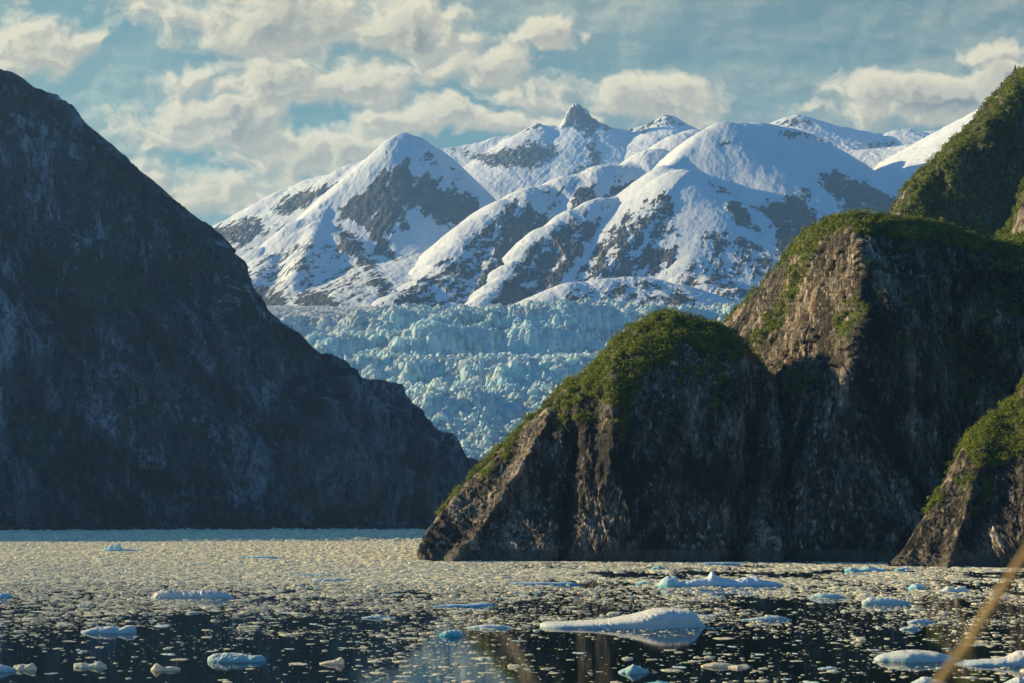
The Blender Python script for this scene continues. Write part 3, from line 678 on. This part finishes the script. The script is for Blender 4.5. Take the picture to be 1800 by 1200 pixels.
# ------------------------------------------------------------------ floating ice
def ice_mat(name, top, low, tr_=.25, bs_=.25, scale=1.):
    m, t = material(name)
    vr = t.attr('tone')
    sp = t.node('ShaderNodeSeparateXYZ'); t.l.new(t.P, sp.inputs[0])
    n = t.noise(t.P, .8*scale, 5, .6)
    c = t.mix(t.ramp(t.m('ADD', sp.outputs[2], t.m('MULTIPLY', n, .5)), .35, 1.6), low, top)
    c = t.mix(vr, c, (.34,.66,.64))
    c = t.mix(t.ramp(n, .58, .75, 0, .5), c, (.50,.52,.48)); c = t.mix(t.ramp(t.noise(t.v('MULTIPLY', t.P, (1,1,3)), 1.7*scale, 4, .7), .52, .66, 0, .6), c, low)
    t.put(t.b.inputs['Base Color'], c); t.put(t.b.inputs['Roughness'], .8); t.b.inputs['Specular IOR Level'].default_value = .05
    bump(t, t.noise(t.P, 1.6*scale, 8, .72), bs_*2.4, .8)
    tr = t.node('ShaderNodeBsdfTranslucent'); t.l.new(c, tr.inputs[0]); ms = t.node('ShaderNodeMixShader'); ms.inputs[0].default_value = tr_
    out = m.node_tree.nodes['Material Output']; t.l.new(t.b.outputs[0], ms.inputs[1]); t.l.new(tr.outputs[0], ms.inputs[2]); t.l.new(ms.outputs[0], out.inputs[0])
    return m
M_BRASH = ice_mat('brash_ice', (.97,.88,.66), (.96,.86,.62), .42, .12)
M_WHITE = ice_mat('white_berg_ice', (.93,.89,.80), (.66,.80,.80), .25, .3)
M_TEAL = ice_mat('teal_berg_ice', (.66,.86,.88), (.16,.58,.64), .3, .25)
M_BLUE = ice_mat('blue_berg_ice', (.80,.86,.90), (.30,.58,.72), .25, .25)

def templ(n, seed, rings=3):
    r_ = np.random.default_rng(seed); a = np.linspace(0, 2*np.pi, n+1)[:-1]+r_.normal(0, .1, n)
    rad = 1+.22*r_.normal(size=n).clip(-1.6, 1.6); rad = (rad+np.roll(rad, 1)*.5)/1.5
    V = []
    lv = [(1.0,-.25,0),(.98,.45,.15),(.66,.85,.3)] if rings == 3 else [(1.0,-.25,0),(.86,.7,.2)]
    for k, z, j in lv: V.append(np.stack([rad*k*np.cos(a), rad*k*np.sin(a), z+j*r_.normal(size=n)], -1))
    V.append([[0, 0, 1+.2*r_.normal()]]); V = np.concatenate(V)
    q_ = np.concatenate([[[k*n+i, k*n+(i+1) % n, (k+1)*n+(i+1) % n, (k+1)*n+i] for i in range(n)] for k in range(rings-1)])
    t_ = np.array([[(rings-1)*n+i, (rings-1)*n+(i+1) % n, rings*n] for i in range(n)])
    return V, q_, t_
T3 = [templ(10, 900+i) for i in range(16)]; T2 = [templ(7, 950+i, 2) for i in range(12)]
def cover(X, Y):
    """share of the water hidden by ice, by place on the fjord"""
    PX = 900+X/Y*F; PY = HY+CH/Y*F
    left = np.interp(PY, [928,955,1000,1030,1045,1065,1100,1125,1200], [.99,.97,.95,.9,.78,.62,.36,.09,.05])
    mid = np.interp(PY, [928,955,1000,1030,1045,1065,1100,1125,1200], [.99,.97,.94,.88,.74,.62,.40,.24,.18])
    right = np.interp(PY, [928,985,1000,1030,1050,1065,1100,1150,1200], [.9,.78,.64,.60,.50,.34,.24,.18,.16])
    c = np.where(PX < 560, left, left+(mid-left)*np.clip((PX-560)/150, 0, 1)); c = c+(right-c)*sstep(PX, 800, 1050)
    s = noise2(X/30, Y/60, 71)+.7*noise2(X/9, Y/24, 72)+.5*noise2(X/3.5, Y/10, 74)
    c = c*(1+1.35*s*sstep(c, .99, .7))
    lane = sstep(np.abs(PY-1008-6*noise2(X/60, Y/60, 73)), 4.5, 2.)*sstep(PX, 700, 900)*sstep(noise2(X/30, Y/90, 75), -.25, .1)
    return np.clip(c-lane*.8, 0.01, 1)
def scatter(n, d0, d1, size, tall, px0=-160, px1=2060, cov_pow=1.0, far_px1=None):
    """n random places between the distances d0 and d1, kept with the ice cover"""
    u = rng.random(n); Y = 1/np.sqrt(1/d1**2+u*(1/d0**2-1/d1**2)) if False else np.sqrt(d0**2+u*(d1**2-d0**2))
    PX = px0+(px1-px0)*rng.random(n); X = (PX-900)/F*Y
    k = rng.random(n) < cover(X, Y)**cov_pow
    k &= ~((PX > 745) & (Y > 768)) & ~((PX > 1560) & (Y > 690))
    X, Y = X[k], Y[k]; n = len(X)
    S = size(n); return X, Y, S, S*tall(n), rng.random(n)*2*np.pi, .55+.45*rng.random(n)
def pieces_mesh(parts, T, name):
    X, Y, S, Hh, A, E = [np.concatenate([p[i] for p in parts]) for i in range(6)]
    Vs = []; Q = []; Tr = []; tone = []; off = 0; ti = rng.integers(0, len(T), len(X))
    for k, (V, q_, t_) in enumerate(T):
        j = np.where(ti == k)[0]; m = len(j)
        if not m: continue
        c, s = np.cos(A[j]), np.sin(A[j]); vx = V[None, :, 0]*(S[j]*.5)[:, None]; vy = V[None, :, 1]*(S[j]*.5*E[j])[:, None]
        P_ = np.stack([X[j, None]+vx*c[:, None]-vy*s[:, None], Y[j, None]+vx*s[:, None]+vy*c[:, None], V[None, :, 2]*Hh[j, None]+0*vx], -1)
        Vs.append(P_.reshape(-1, 3)); o_ = off+np.arange(m)*len(V)
        Q.append((o_[:, None, None]+q_[None]).reshape(-1, 4)); Tr.append((o_[:, None, None]+t_[None]).reshape(-1, 3)); off += m*len(V)
        tone.append(np.repeat(np.where(rng.random(m) < .06, rng.random(m)*.8, rng.random(m)*.12), len(V)))
    o = mesh_obj(name, np.concatenate(Vs), [np.concatenate(Q), np.concatenate(Tr)], M_BRASH, {'tone': np.concatenate(tone)}, smooth=False)
    return o
ln = lambda med, sg, lo, hi: (lambda n: np.exp(rng.normal(np.log(med), sg, n)).clip(lo, hi))
un = lambda a, b: (lambda n: a+(b-a)*rng.random(n))
near = [scatter(10500, 205, 700, ln(1.7,.4,.8,4.), un(.04,.11), cov_pow=1.5), scatter(60000, 205, 420, ln(.40,.62,.15,2.4), un(.05,.16)), scatter(81000, 420, 800, ln(.85,.55,.3,4.), un(.05,.18))]
far = [scatter(16000, 800, 1350, ln(5.,.45,2.,12.), un(.01,.04), px1=760), scatter(34000, 700, 1350, ln(1.9,.5,.8,6.), un(.06,.20), px1=760),
       scatter(14000, 520, 800, ln(3.0,.4,1.5,7.), un(.03,.09), cov_pow=2.2),
       scatter(9000, 1350, 2520, ln(11.,.4,5.,22.), un(.02,.06), px1=900), scatter(20000, 1350, 2520, ln(3.6,.5,1.6,12.), un(.10,.35), px1=900)]
tag(pieces_mesh(near, T3, 'brash_ice'), 'small scattered brash ice on dark water', None, None, 'stuff')
tag(pieces_mesh(far, T2, 'brash_ice'), 'dense cream brash ice carpeting the far fjord', None, None, 'stuff')

# individual floes, copies of a few shapes
def floe_mesh(seed, n=40, rr=9):
    r_ = np.random.default_rng(seed); a = np.linspace(0, 2*np.pi, n, endpoint=False)
    rad = 1+.30*noise2(np.cos(a)*1.3+seed*3.1, np.sin(a)*1.3, seed)*1.6+.12*noise2(np.cos(a)*4+seed, np.sin(a)*4, seed+1)
    t = np.linspace(0, 1, rr)[1:]
    X = t[None]*rad[:, None]*np.cos(a)[:, None]; Y = t[None]*rad[:, None]*np.sin(a)[:, None]*.62
    Z = (1-t[None]**5)*(.55+.75*fbm2(X*1.7+seed, Y*1.7, 3, .6, seed+2)+.25*fbm2(X*6, Y*6, 2, .6, seed+3)).clip(.12, 2)-.12*t[None]**8
    V = np.concatenate([[[0,0,Z[:,0].mean()]], np.stack([X, Y, Z], -1).reshape(-1, 3)]); k = rr-1
    q_ = [[1+i*k+j, 1+i*k+j+1, 1+((i+1) % n)*k+j+1, 1+((i+1) % n)*k+j] for i in range(n) for j in range(k-1)]
    t_ = [[0, 1+i*k, 1+((i+1) % n)*k] for i in range(n)]
    return V, np.array(q_), np.array(t_)
fl_src = []
for i in range(12):
    V, q_, t_ = floe_mesh(40+i)
    o = mesh_obj('ice_floe', V, [q_, t_], M_BRASH if i % 4 else M_WHITE, {'tone': np.full(len(V), [.05,.1,.0,.22][i % 4])})
    fl_src.append(o)
N_FLOE = 0; taken = []
BERGS_PX = []; BERG_XY = []; FLOES = []
def place_floes(n):
    k = 0
    while k < n:
        PYv = 1000+200*rng.random()**.75; PXv = 1800*rng.random(); Yv = F*CH/(PYv-HY); Xv = (PXv-900)/F*Yv
        if rng.random() > min(1, .25+cover(np.array([Xv]), np.array([Yv]))[0]): continue
        if (PXv > 745 and PYv < 992): continue
        sz = float(np.exp(rng.normal(np.log(16), .42)))*(1+(PYv-1000)/500)      # width in frame units
        sz = min(sz, 46)*Yv/F
        if any((abs(PXv-b[0]) < b[1]+sz/Yv*F*.6) and (abs(PYv-b[2]) < b[3]) for b in BERGS_PX): continue
        if any((Xv-x)**2+(Yv-y)**2 < (.62*(sz+s))**2 for x, y, s in taken): continue
        o = fl_src[k] if k < 12 else fl_src[k % 12].copy()
        if k >= 12: col.objects.link(o)
        o.location = (Xv, Yv, -.01); o.rotation_euler = (0, 0, rng.random()*6.28); s = sz/2
        hh = s*(.07+.12*rng.random()); o.scale = (s, s*(.8+.5*rng.random()), hh)
        FLOES.append((o, Xv, Yv))
        taken.append((Xv, Yv, sz)); k += 1

def berg(x0, x1, ywl, prof, mat, label, depth=.34, crag=.25, ridge=False, seed=1, name='iceberg', sharp=.75, tone=0., n=110, groove=0.):
    """prof: list of (position along the width 0..1, height in frame units)"""
    Yc = F*CH/(ywl-HY); Wd = (x1-x0)/F*Yc; cx = ((x0+x1)/2-900)/F*Yc
    u = np.linspace(0, 1, n); hp = np.interp(u, [p[0] for p in prof], [p[1] for p in prof])*Yc/F
    hp = np.convolve(np.pad(hp, 2, mode='edge'), np.ones(5)/5, 'valid')
    dp = Wd*depth*.5*(np.clip(1-np.abs(2*u-1)**3.2, 0, 1)**.5+.03)*(1+.25*noise2(u*4+seed, u*0+seed, seed))
    m = 36; ph = np.linspace(-.10, np.pi+.10, m)
    Xl = (u-.5)[:, None]*Wd+0*ph; Yl = -np.cos(ph)[None]*dp[:, None]
    s_ = np.abs(np.sin(ph))**sharp*np.sign(np.sin(ph)); Zl = (.95 if (x1-x0 > 200) else .78)*hp[:, None]*s_[None]
    hm = hp.max(); nz = fbm3(Xl/hm*1.1+seed, Yl/hm*1.1, Zl/hm*1.1, 5, .58, seed, ridge=ridge); n2 = fbm3(Xl/hm*4+seed, Yl/hm*4, Zl/hm*4, 3, .6, seed+7)
    loc = np.clip(hp/hm, .18, 1)[:, None]
    crag = crag*(1.35 if n < 170 else 1.1); Zl = Zl+crag*hm*(nz*.9+n2*.5-.15)*np.clip(s_, 0, 1)[None]*loc; Yl = Yl*(1+crag*.5*nz)+crag*hm*.3*n2*loc; Xl = Xl+crag*hm*.35*nz*loc*np.sin(np.pi*u)[:, None]
    if groove: Zl = Zl+groove*np.clip(.5+1.5*noise2(u[:, None]*9+0*Yl, Yl*.2, 5), .1, 1)*np.sin((u[:, None]*Wd*1.25+.8*Yl)*3.9+4*n2+3*nz)*np.clip(s_, 0, 1)[None]*sstep(np.abs(u-.5), .42, .25)[:, None]
    V = np.stack([Xl, Yl, Zl], -1)
    o = mesh_obj(name, V, [grid_faces(n, m)], mat, {'tone': np.full(n*m, tone)})
    o.location = (cx, Yc+dp.max()*.9, 0)
    tag(o, label, 'iceberg' if name == 'iceberg' else 'ice floe')
    BERGS_PX.append(((x0+x1)/2, (x1-x0)/2, ywl, 9)); BERG_XY.append((cx, Yc, Wd))
    return o
berg(950,1248,1104,[(0,5),(.03,9),(.2,9),(.4,13),(.55,22),(.68,33),(.75,35),(.90,33),(.94,24),(.98,5),(1,1)], M_WHITE, 'large smooth white wedge of ice with grooved back and long flat tail', depth=.34, crag=.09, seed=11, sharp=.5, n=220, groove=.17)
berg(1158,1388,1031,[(0,2),(.03,14),(.08,20),(.14,19),(.17,8),(.22,14),(.38,17),(.40,22),(.415,32),(.43,28),(.48,17),(.6,12),(.65,17),(.74,17),(.77,20),(.80,13),(.9,10),(1,1)], M_BLUE, 'long blue white iceberg with a thin upright spike and rounded teal lump', depth=.2, crag=.42, seed=23, n=260, tone=.12)
berg(1160,1196,1032,[(0,6),(.2,17),(.5,21),(.8,16),(1,3)], M_TEAL, 'rounded teal ice boulder at the end of the spiked iceberg', depth=.8, crag=.10, seed=5, tone=.4)
berg(1118,1146,1027,[(0,2),(.5,9),(1,1)], M_TEAL, 'small pointed teal lump near the rounded teal boulder', depth=.6, crag=.2, seed=8)
berg(1545,1692,1163,[(0,4),(.08,14),(.3,22),(.5,24),(.75,20),(.9,12),(1,2)], M_WHITE, 'smooth white floe with deep blue underside behind the blurred stem', depth=.42, crag=.10, seed=31, sharp=.6, tone=.15)
berg(1686,1850,1170,[(0,3),(.2,10),(.4,12),(.55,18),(.75,34),(.9,44),(1,10)], M_WHITE, 'craggy white iceberg rising at the frame edge beside the blurred stem', depth=.36, crag=.26, seed=37)
berg(262,408,1052,[(0,2),(.05,8),(.12,14),(.3,13),(.5,12),(.6,14),(.8,13),(.93,8),(1,1)], M_WHITE, 'long toothed blue white iceberg on the edge of the pale ice field', depth=.22, crag=.55, ridge=True, seed=41, n=240)
berg(178,252,968,[(0,2),(.06,10),(.12,7),(.20,17),(.26,9),(.33,20),(.40,18),(.44,6),(.6,5),(.75,4),(1,1)], M_TEAL, 'blue green pinnacled iceberg far out in the pale ice field', depth=.3, crag=.3, seed=43, n=160)
berg(138,236,1112,[(0,3),(.3,14),(.6,15),(.72,11),(.82,16),(.97,17),(1,5)], M_WHITE, 'grey white double humped floe with an upturned block', depth=.3, crag=.22, seed=47, name='ice_floe')
berg(360,463,1163,[(0,8),(.1,17),(.35,19),(.5,18),(.7,13),(.9,14),(1,5)], M_WHITE, 'broad pale green ice floe with frosted white top', depth=.5, crag=.26, seed=53, name='ice_floe', tone=.35)
berg(895,1020,1027,[(0,2),(.1,5),(.5,6),(.9,5),(1,1)], M_BLUE, 'long thin bright blue ice slab off the domed headland', depth=.16, crag=.14, seed=59, name='ice_floe')
berg(760,870,1066,[(0,2),(.3,6),(.6,6),(.8,10),(.95,7),(1,2)], M_BLUE, 'narrow pale blue ice slab with a raised end above the blue reflection', depth=.2, crag=.18, seed=61, name='ice_floe')
berg(1228,1306,991.5,[(0,1),(.2,4),(.5,5.5),(.8,4.5),(1,3)], M_BLUE, 'flat blue violet slab in shade at the foot of the tall cliff', depth=.22, crag=.25, seed=67, name='ice_floe')
berg(1487,1562,1004,[(0,6),(.15,10),(.3,6),(.55,13),(.75,8),(.95,9),(1,2)], M_TEAL, 'turquoise low iceberg beside the craggy outcrop', depth=.3, crag=.3, seed=71)
berg(1574,1602,1001,[(0,2),(.4,5),(.75,9),(1,2)], M_BLUE, 'small blue white block at the tip of the craggy outcrop', depth=.5, crag=.3, seed=73, name='ice_floe')
berg(1600,1630,1036,[(0,5),(.3,14),(.7,13),(1,3)], M_TEAL, 'round turquoise ice boulder in the broken floes', depth=.7, crag=.2, seed=79)
berg(1655,1706,1040,[(0,4),(.3,14),(.5,10),(.7,15),(.9,11),(1,2)], M_WHITE, 'knobbly blue white pair of lumps near the round turquoise boulder', depth=.4, crag=.35, seed=83)
berg(1518,1606,1062,[(0,7),(.15,17),(.5,16),(.85,10),(1,2)], M_WHITE, 'long greenish white floe with stepped top in open water', depth=.3, crag=.16, seed=89, name='ice_floe', tone=.2)
berg(1425,1490,1051,[(0,3),(.3,12),(.7,11),(1,2)], M_WHITE, 'small sage green wedge floe beyond the stepped floe', depth=.35, crag=.14, seed=97, name='ice_floe', tone=.5)
berg(1303,1395,1090,[(0,2),(.3,6),(.7,12),(.85,8),(1,1)], M_WHITE, 'thin serrated floe just past the smooth white wedge', depth=.22, crag=.4, seed=101, name='ice_floe', tone=.2)
berg(1597,1650,1094,[(0,2),(.3,9),(.7,8),(1,1)], M_WHITE, 'thin bright white floe in front of the greenish stepped floe', depth=.3, crag=.2, seed=103, name='ice_floe')
berg(1583,1622,1106,[(0,2),(.6,10),(1,2)], M_WHITE, 'short humped floe just below the thin bright one', depth=.4, crag=.3, seed=107, name='ice_floe')
berg(125,182,1173,[(0,9),(.2,10),(.5,6),(.8,14),(1,3)], M_BRASH, 'hourglass shaped cream floe alone on black water', depth=.55, crag=.18, seed=109, name='ice_floe', tone=.25)
berg(262,314,1178,[(0,4),(.2,17),(.4,7),(.7,9),(1,4)], M_BRASH, 'cream floe with one pointed horn on black water', depth=.5, crag=.2, seed=113, name='ice_floe')
berg(20,60,1177,[(0,10),(.3,12),(.5,9),(.8,15),(1,4)], M_BRASH, 'chunky double cream floe near the frame corner', depth=.6, crag=.25, seed=127, name='ice_floe', tone=.2)
berg(-20,25,1180,[(0,18),(.4,16),(.9,7),(1,3)], M_WHITE, 'white floe cut by the frame corner', depth=.5, crag=.2, seed=131, name='ice_floe')
berg(772,812,1118,[(0,4),(.3,13),(.7,15),(1,4)], M_TEAL, 'green tinged ice lump standing in the blue reflection', depth=.6, crag=.25, seed=137, name='ice_floe')
berg(820,905,1104,[(0,2),(.4,9),(.7,8),(1,2)], M_WHITE, 'flat bluish floe beside the tail of the big wedge', depth=.3, crag=.2, seed=139, name='ice_floe')
berg(635,690,1086,[(0,2),(.4,6),(.6,8),(1,2)], M_WHITE, 'low pale floe with greenish crown amid drifting brash', depth=.3, crag=.2, seed=149, name='ice_floe', tone=.3)
berg(1088,1143,1183,[(0,3),(.25,10),(.45,18),(.7,14),(1,3)], M_WHITE, 'translucent green humped floe below the big wedge', depth=.6, crag=.25, seed=151, name='ice_floe', tone=.5)
berg(1133,1192,1206,[(0,6),(.5,11),(1,4)], M_TEAL, 'pale green floe cut by the lower frame edge', depth=.5, crag=.1, seed=157, name='ice_floe')
berg(1234,1295,1172,[(0,3),(.4,10),(.8,8),(1,2)], M_BRASH, 'flat striped cream floe under the big wedge', depth=.4, crag=.2, seed=163, name='ice_floe')
berg(560,604,1167,[(0,3),(.5,8),(.85,16),(1,8)], M_BRASH, 'arrow shaped floe with raised end left of the blue reflection', depth=.5, crag=.25, seed=167, name='ice_floe')
berg(-10,20,1050,[(0,12),(.6,11),(1,3)], M_BLUE, 'small blue white block at the edge of the pale ice field', depth=.6, crag=.2, seed=173, name='ice_floe')
berg(420,494,981,[(0,2),(.3,5),(.7,6),(1,3)], M_TEAL, 'long scalloped teal rimmed floe in the pale ice field', depth=.2, crag=.4, seed=179, name='ice_floe')
berg(504,592,1011,[(0,1.5),(.5,3.5),(1,1.5)], M_TEAL, 'very thin teal streak of ice in the pale field', depth=.12, crag=.2, seed=181, name='ice_floe')
berg(548,620,1020,[(0,3),(.2,5),(.5,6),(.65,7),(1,1.5)], M_WHITE, 'thin grey white floe below the teal streak', depth=.2, crag=.3, seed=191, name='ice_floe')
berg(1605,1662,1204,[(0,4),(.4,18),(.7,10),(1,3)], M_WHITE, 'peaked white floe at the lower edge under the blurred stem', depth=.5, crag=.3, seed=193, name='ice_floe')
berg(1768,1830,1206,[(0,4),(.4,18),(.7,20),(1,9)], M_WHITE, 'lumpy white floe in the lower corner', depth=.5, crag=.3, seed=197, name='ice_floe')
berg(1145,1170,1000,[(0,3),(.5,8),(1,3)], M_TEAL, 'small upright green lump near the cliff foot', depth=.6, crag=.2, seed=199, name='ice_floe', tone=.3)
berg(60,70,1045,[(0,1),(.5,3),(1,1)], M_WHITE, 'tiny white chip in the pale field', depth=.5, crag=.2, seed=203, name='ice_floe')
place_floes(250)
NICK = ['big smooth white wedge','long spiked blue iceberg','rounded teal boulder','small pointed teal lump','smooth floe behind the stem','craggy iceberg at the frame edge',
 'long toothed iceberg','blue green pinnacled iceberg','double humped grey floe','broad pale green floe','long thin bright blue slab','narrow blue slab with raised end','shaded blue violet slab',
 'turquoise low iceberg','small block at the outcrop tip','round turquoise boulder','knobbly pair of lumps','greenish floe with stepped top','sage green wedge floe','thin serrated floe',
 'thin bright white floe','short humped floe','hourglass shaped floe','floe with one horn','chunky double cream floe','floe cut by the corner','green tinged lump',
 'flat bluish floe by the wedge','low floe with greenish crown','translucent green humped floe','pale green floe at the lower edge','flat striped floe','arrow shaped floe','small block at the frame edge',
 'scalloped teal rimmed floe','thin teal streak','grey white floe under the streak','peaked floe under the stem','lumpy corner floe','small upright green lump','tiny white chip']
ORD = ['nearest','second','third','fourth','fifth','sixth','seventh','eighth','ninth','tenth','eleventh','twelfth','thirteenth','fourteenth','fifteenth','sixteenth','seventeenth','eighteenth','nineteenth','twentieth']
bins = {}
for o, x, y in FLOES:
    px_, py_ = 900+x/y*F, HY+CH/y*F
    dist = [math.hypot(px_-b[0], 3*(py_-b[2])) for b in BERGS_PX]; i = int(np.argmin(dist)); b = BERGS_PX[i]
    dx, dy = px_-b[0], 3*(py_-b[2])
    side = ('left of' if dx < 0 else 'right of') if abs(dx) > abs(dy) else ('beyond' if dy < 0 else 'in front of')
    bins.setdefault((i, side), []).append((dist[i], o))
for (i, side), L in bins.items():
    for k, (_, o) in enumerate(sorted(L, key=lambda e: e[0])):
        tag(o, ORD[min(k, 19)]+' small cream ice floe '+side+' the '+NICK[i], 'ice floe', 'small ice floes scattered over the dark fjord')

# ------------------------------------------------------------------ viewpoint: rock ledge with a dry stem, very near
def ledge():
    x = np.arange(-30, 30.1, .5); y = np.arange(-45, 14, .5); X, Y = np.meshgrid(x, y, indexing='ij')
    d = np.maximum(np.hypot(X*.6, np.maximum(Y-1.2, 0)*1.0), 0); top = CH-1.62
    Z = top-np.where(Y > 1.4, (Y-1.4)**1.15*5.2, 0)-np.clip(np.abs(X)-5, 0, 99)**1.2*1.2+np.where(Y > 1.4, .8, .05)*fbm2(X/2.2, Y/2.2, 4, .5, 3)
    Z = np.maximum(Z, -1)
    o = mesh_obj('rock', np.stack([X, Y, Z], -1), [grid_faces(len(x), len(y))], M_RIGHT, {'veg': 0*Z.ravel()-.3, 'rust': 0*Z.ravel(), 'patch': 0*Z.ravel(), 'tone': 0*Z.ravel()+.5})
    tag(o, 'rock ledge under the viewpoint', None, None, 'structure')
ledge()
def stem():
    m, t = material('dry_stem'); c = t.mix(t.noise(t.P, 60., 3), (.42,.27,.10), (.60,.45,.20))
    t.put(t.b.inputs['Base Color'], c); t.put(t.b.inputs['Roughness'], .6)
    tr = t.node('ShaderNodeBsdfTranslucent'); t.l.new(c, tr.inputs[0]); ms = t.node('ShaderNodeMixShader'); ms.inputs[0].default_value = .4
    out = m.node_tree.nodes['Material Output']; t.l.new(t.b.outputs[0], ms.inputs[1]); t.l.new(tr.outputs[0], ms.inputs[2]); t.l.new(ms.outputs[0], out.inputs[0])
    D0 = 0.9
    up = [W(1630,1225,D0),W(1665,1180,D0),W(1700,1135,D0),W(1730,1085,D0),W(1762,1035,D0),W(1800,978,D0),W(1850,900,D0+.01),W(1900,830,D0+.02)]
    root = np.array([up[0][0]-.12, D0+.05, CH-1.66]); pts = [root+(up[0]-root)*s+np.array([-.10*np.sin(np.pi*s), 0, 0]) for s in np.linspace(0, 1, 16)[:-1]]+up
    pts = np.array(pts); tt = np.gradient(pts, axis=0); tt /= np.linalg.norm(tt, axis=1, keepdims=True)
    sd = np.cross(tt, [0,1,0]); sd /= np.linalg.norm(sd, axis=1, keepdims=True); bd = np.cross(sd, tt)
    a = np.linspace(0, 2*np.pi, 10, endpoint=False); r = np.linspace(.0036, .0028, len(pts))*(1+.18*(np.arange(len(pts)) % 3 == 0))
    V = (pts[:, None]+(np.cos(a)[None, :, None]*sd[:, None]+np.sin(a)[None, :, None]*bd[:, None])*r[:, None, None])
    n = len(pts); q_ = np.array([[i*10+j, i*10+(j+1) % 10, (i+1)*10+(j+1) % 10, (i+1)*10+j] for i in range(n-1) for j in range(10)])
    o = mesh_obj('plant_stem', V-root, [q_], m); o.location = root
    tag(o, 'blurred tan dry plant stem leaning across the lower corner', 'plant')
stem()

# ------------------------------------------------------------------ haze
def haze():
    m = bpy.data.materials.new('haze_air'); m.use_nodes = True; nt = m.node_tree; nt.nodes.clear()
    o_ = nt.nodes.new('ShaderNodeOutputMaterial'); v = nt.nodes.new('ShaderNodeVolumePrincipled')
    v.inputs['Color'].default_value = (.30,.57,1,1); v.inputs['Density'].default_value = 2.7e-5; v.inputs['Anisotropy'].default_value = .1
    nt.links.new(v.outputs[0], o_.inputs['Volume'])
    x, y0, y1, z0, z1 = 9000, -2500, 15500, -22, 4200
    V = np.array([(a, b, c) for a in (-x, x) for b in (y0, y1) for c in (z0, z1)])
    Fc = np.array([[0,1,3,2],[4,6,7,5],[0,4,5,1],[2,3,7,6],[0,2,6,4],[1,5,7,3]])
    o = mesh_obj('haze', V, [Fc], m, smooth=False); tag(o, None, None, None, 'stuff')
haze()
